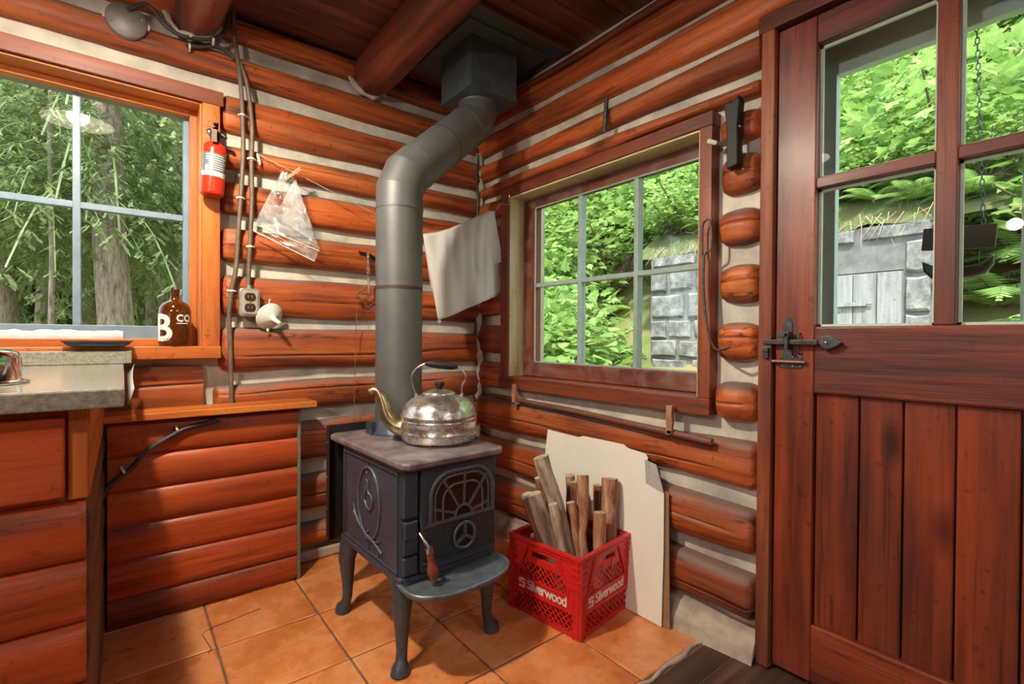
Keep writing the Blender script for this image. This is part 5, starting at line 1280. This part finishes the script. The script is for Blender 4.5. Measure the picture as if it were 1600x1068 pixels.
# nearer ferns and shrubs close to the right window
for x, y, kind, s in ((1.9,2.6,0,1.0),(2.3,3.2,1,1.2),(1.6,3.4,0,1.1),(2.9,2.6,0,1.0),(3.2,2.9,1,1.3),(2.1,4.1,1,1.3),(3.0,3.9,1,1.5),(2.3,2.5,2,.7),(2.0,1.25,0,.6),(2.5,1.8,2,.75),(3.0,2.1,0,.7),(1.6,1.4,0,.6),(2.75,1.6,2,.45),(3.2,2.4,2,.9),(2.6,2.3,1,.6),(2.1,1.9,1,.5),(1.4,2.9,2,.7),(3.5,3.4,1,1.5),
                   (4.3,-2.3,2,1.1),(3.9,-2.1,0,.8),(3.3,-2.05,2,.7),(4.6,-1.7,0,1.2),(4.1,-2.9,2,1.2),(3.1,-2.5,2,.8),(4.2,-1.65,0,1.0),(4.6,-1.9,2,1.2),(3.9,-1.9,2,.8),(5.0,-1.6,0,1.2),(5.0,-2.2,2,1.2),(4.4,-1.45,2,.7),(5.4,-1.9,2,1.4),(4.5,-2.2,0,1.0)):
    ms = ((FERN[0],L_fern),(BUSH[1],L_bright),(FERN[2],L_fern))[kind]
    inst(('fern','broadleaf_shrub','fern')[kind], ms[0], (ms[1],M_stem), (x,y,hill(x,y)-.03), s, U(0,6.28), ('feathery green fern at the foot of the slope by the window' if y > 0 else 'feathery green fern at the foot of the slope beyond the door') if kind != 1 else 'broad-leaved green shrub at the foot of the slope by the window', ('fern','shrub','fern')[kind], ('ferns at the foot of the slope by the window' if y > 0 else 'ferns at the foot of the slope by the door') if kind != 1 else 'shrubs at the foot of the slope', (('fronds','stems'),('foliage','stems'),('fronds','stems'))[kind], .1)
# shrubs above the cellar
for k in range(26):
    x, y = CX+U(.30,1.0), -1.55+k*.125
    inst('broadleaf_shrub', BUSH[k%4], (L_bright,M_stem), (x,y,2.02+(x-CX)*.75), U(.42,.7), U(0,6.28), 'broad-leaved green shrub growing over the cellar roof', 'shrub', 'shrubs over the cellar roof', tilt=.1)
for k in range(18):
    x, y = CX+U(.18,.55), -1.5+k*.17
    inst('fern', FERN[k%3], (L_fern,M_stem), (x,y,2.03+(x-CX)*.72), U(.38,.55), U(0,6.28), 'small fern along the edge of the cellar roof', 'fern', 'ferns along the cellar roof edge', ('fronds','stems'), .1)
# taller trees up the slope
def tree_crown(seed, n, L, H, Rr, lobed=True):
    rnd = random.Random(seed); mb = MB()
    for k in range(n):
        q = rdir(rnd,-.8,1); s = rnd.uniform(.35,1); p = Vector((q.x*Rr*s,q.y*Rr*s,q.z*H*s*.5)); o = Vector((q.x,q.y,rnd.uniform(-.6,.2)))+rdir(rnd,-1,1)*.5
        l = L*rnd.uniform(.7,1.3); add_leaf(mb, p, o, Vector((0,0,1))+rdir(rnd,-1,1)*.5, l, l*.85, lobed)
    return mb.mesh('crown')
CROWN = [tree_crown(s, 2200, .125, 3.6, 1.7) for s in (31,32)]
for me in CROWN: me.materials.append(L_bright)
def tree(name, label, group, loc, H, r, crown, crown_z, sc, lean_=(0,0), mat=M_trunk):
    t = thing(name, label, 'tree', loc, 0, group)
    P = [Vector((lean_[0]*k/8, lean_[1]*k/8, H*k/8)) + Vector((.04*noise.noise(Vector((k*.6,loc[0],0))), .04*noise.noise(Vector((k*.6,loc[1],5))), 0))*(k > 0) for k in range(9)]
    MB().tube(P, [r*(1.25 if k == 0 else 1.05-.07*k) for k in range(9)], 14).build('trunk', mat, t)
    o = bpy.data.objects.new('crown', crown); COL.objects.link(o); o.parent = t; o.location = (lean_[0]*.8, lean_[1]*.8, crown_z); o.scale = (sc,)*3; o.rotation_euler = (0,0,U(0,6.28))
    return t
for i,(az,d) in enumerate(((40,12.5),(46,11.5),(52,13),(58,12),(64,13),(70,11.5),(76,12.5),(82,11.8),(88,12.6),(94,12),(43,15),(55,15.5),(67,15.5),(79,15.5))):
    a = math.radians(az); x, y = -1.58+d*math.sin(a), -2.27+d*math.cos(a)
    tree('hillside_tree', 'slim leafy tree high on the green hillside', 'trees up the hillside', (x,y,hill(x,y)-.2), 5.0, .09, CROWN[i%2], 3.2, U(1.2,1.6))

# --- cedar grove outside the kitchen window
def cedar_crown(seed, nb, H, Rr):
    rnd = random.Random(seed); mb = MB()
    for k in range(nb):
        a = rnd.uniform(0,6.283); z0 = rnd.uniform(-.5,.5)*H; l = Rr*rnd.uniform(.5,1); pts = []
        for i in range(9):
            t = i/8; pts.append(Vector((l*t*math.cos(a), l*t*math.sin(a), z0+.12*l*math.sin(t*3)-.55*l*t*t)))
        side = Vector((-math.sin(a), math.cos(a), 0))
        for i in range(8): 
            w = .008; mb.add([pts[i]-side*w, pts[i]+side*w, pts[i+1]+side*w*.7, pts[i+1]-side*w*.7], [(0,1,2,3)])
        for i in range(2,9):
            for q in range(9):
                s = rnd.choice((-1,1)); b0 = pts[i] + rdir(rnd,-1,1)*.05; d = (side*s*rnd.uniform(.4,1)+(pts[i]-pts[i-1]).normalized()*rnd.uniform(.3,1)+Vector((0,0,rnd.uniform(-.7,.1)))).normalized()
                L = rnd.uniform(.06,.15); w = d.cross(Vector((0,0,1))).normalized()
                mb.add([b0, b0+d*L*.4+w*.016, b0+d*L*.62+w*.008, b0+d*L*.7+w*.024, b0+d*L, b0+d*L*.72-w*.022, b0+d*L*.55-w*.007, b0+d*L*.35-w*.018], [(0,1,2,6,7),(2,3,4,5,6)])
    return mb.mesh('crown')
CED = [cedar_crown(s, 85, 3.2, 2.0) for s in (41,42,43)]
for me in CED: me.materials.append(L_cedar)
LOWC = tree_crown(51, 900, .11, 2.2, 1.3, False); LOWC.materials.append(L_under)
CG = 'cedar trees outside the kitchen window'
tree('cedar_tree', 'thick cedar trunk with shaggy bark filling the middle window pane', CG, (-1.62,3.75,-.55), 6.5, .155, CED[0], 3.9, 1.0, (-.12,.1))
tree('cedar_tree', 'stout grey cedar trunk leaning near the counter side of the window', CG, (-2.42,5.4,-.55), 6.5, .15, CED[1], 4.1, 1.1, (-.7,.1))
tree('cedar_tree', 'slender dark cedar standing just beside the leaning trunk', CG, (-1.98,5.2,-.55), 6.0, .045, CED[2], 4.2, .95)
tree('cedar_tree', 'slender cedar stem behind the shaggy trunk toward the bottle', CG, (-.95,6.2,-.55), 6.0, .075, CED[2], 4.4, 1.0)
for i,(x,y,r) in enumerate(((-3.4,7.6,.09),(-1.25,8.2,.08),(-.2,7.6,.10),(-2.7,9.4,.12),(-4.4,9.2,.12),(-.9,10.2,.12),(-2.1,12.0,.14),(-3.9,12.8,.14),(.2,11.6,.13),(-5.6,11.6,.15),(-1.2,14,.15),(-3.2,15,.15))):
    tree('cedar_tree', 'slender cedar farther back in the grove', 'background cedars', (x,y,flat(x,y)-.1), 7.0, r, CED[i%3], U(4.0,5.2), U(1.0,1.3), (U(-.3,.3),U(-.3,.3)))
for i,(x,y,zc,s) in enumerate(((-2.05,3.3,3.15,.55),(-2.7,4.2,3.3,.62),(-1.05,4.3,3.25,.55),(-1.75,4.9,3.2,.6))):
    tree('young_cedar', ('young cedar with drooping sprays nearest the window glass','young cedar behind the leaning trunk','young cedar beside the shaggy trunk toward the corner','young cedar just behind the shaggy trunk')[i], 'young cedars near the kitchen window', (x,y,-.45), 4.2, .025, CED[i%3], zc, s)
k = 0
while k < 34:
    d = U(8.5,15); az = math.radians(U(-14,6)); x, y = -1.58+d*math.sin(az), -2.27+d*math.cos(az); k += 1
    o = thing('forest_shrub', 'yellow-green shrub in the forest understory', 'shrub', (x,y,flat(x,y)+.5), U(0,6.28), 'understory shrubs beyond the kitchen window')
    o.scale = (U(.6,1.0),)*3
    q = bpy.data.objects.new('foliage', LOWC); COL.objects.link(q); q.parent = o
    st_ = MB().tube([(0,0,-.7),(.05,0,0),(0,.05,.6)], [.03,.02,.008], 5).build('stem', M_stem, o)
# tall forest edge behind, closing the view
for i in range(22):
    az = math.radians(-24+ i*1.7); d = U(16.5,20); x, y = -1.58+d*math.sin(az), -2.27+d*math.cos(az)
    tree('forest_tree', 'distant leafy tree at the back of the forest', 'distant forest trees', (x,y,flat(x,y)-.3), 8.0, .14, CROWN[i%2] if i % 3 else CED[i%3], U(2.0,5.0), U(1.6,2.2))

# --- hanging plaque outside the door glass
pl = thing('hanging_plaque', 'small dark wooden plaque hung on chains outside the door', 'plaque', (.9,-1.875,1.39))
MB().box((-.006,-.105,-.043),(.006,.105,.043)).build('board', wood('dark_plaque_wood', (.012,.006,.005,1), (.03,.014,.010,1), (.05,.024,.016,1), 'y', .6, .2, .3), pl, rot=(math.radians(4),0,0), bevel=.002)
for yy in (-.07,.07):
    ch = MB()
    for k in range(34):
        c_ = Vector((0,yy+.0022*k*(1 if yy < 0 else -1)*.4,.05+k*.024)); ax_ = (1,0,0) if k % 2 else (0,1,0)
        ch.tube([c_+Vector((.006*math.cos(t)*ax_[0], .006*math.cos(t)*ax_[1], .015*math.sin(t))) for t in [2*math.pi*q/8 for q in range(9)]], .0018, 4, False)
    o = ch.build('chain', M_hard, pl); o['kind'] = 'stuff'
od = thing('black_ornament', 'glossy black crescent ornament hanging below the plaque', 'ornament', (.9,-1.875,1.27))
M_gb = plain('glossy_black_enamel', (.008,.008,.009,1), .08)
cr = [(-.105,.045),(-.10,.0),(-.075,-.03),(-.045,-.038),(-.045,-.06),(-.03,-.075),(-.015,-.055),(.0,-.036),(.045,-.034),(.08,-.022),(.10,.01),(.103,.05),(.085,.03),(.06,.012),(.02,.012),(-.03,.014),(-.07,.022)]
MB().prism(cr, lambda u,v,t: (t,-u,v), -.018, .018).build('body', M_gb, od, bevel=.010, fixn=True)
for yy in (-.06,.06): MB().tube([(0,yy,.015),(0,yy,.08)], .0015, 5).build('wire', M_hard, od)
# porch beam that carries the chains
tag(board('porch_beam', (.84,-2.6,2.185), (.96,-1.2,2.30), trim_wood('y')), 'beam under the eave outside the door', 'beam')
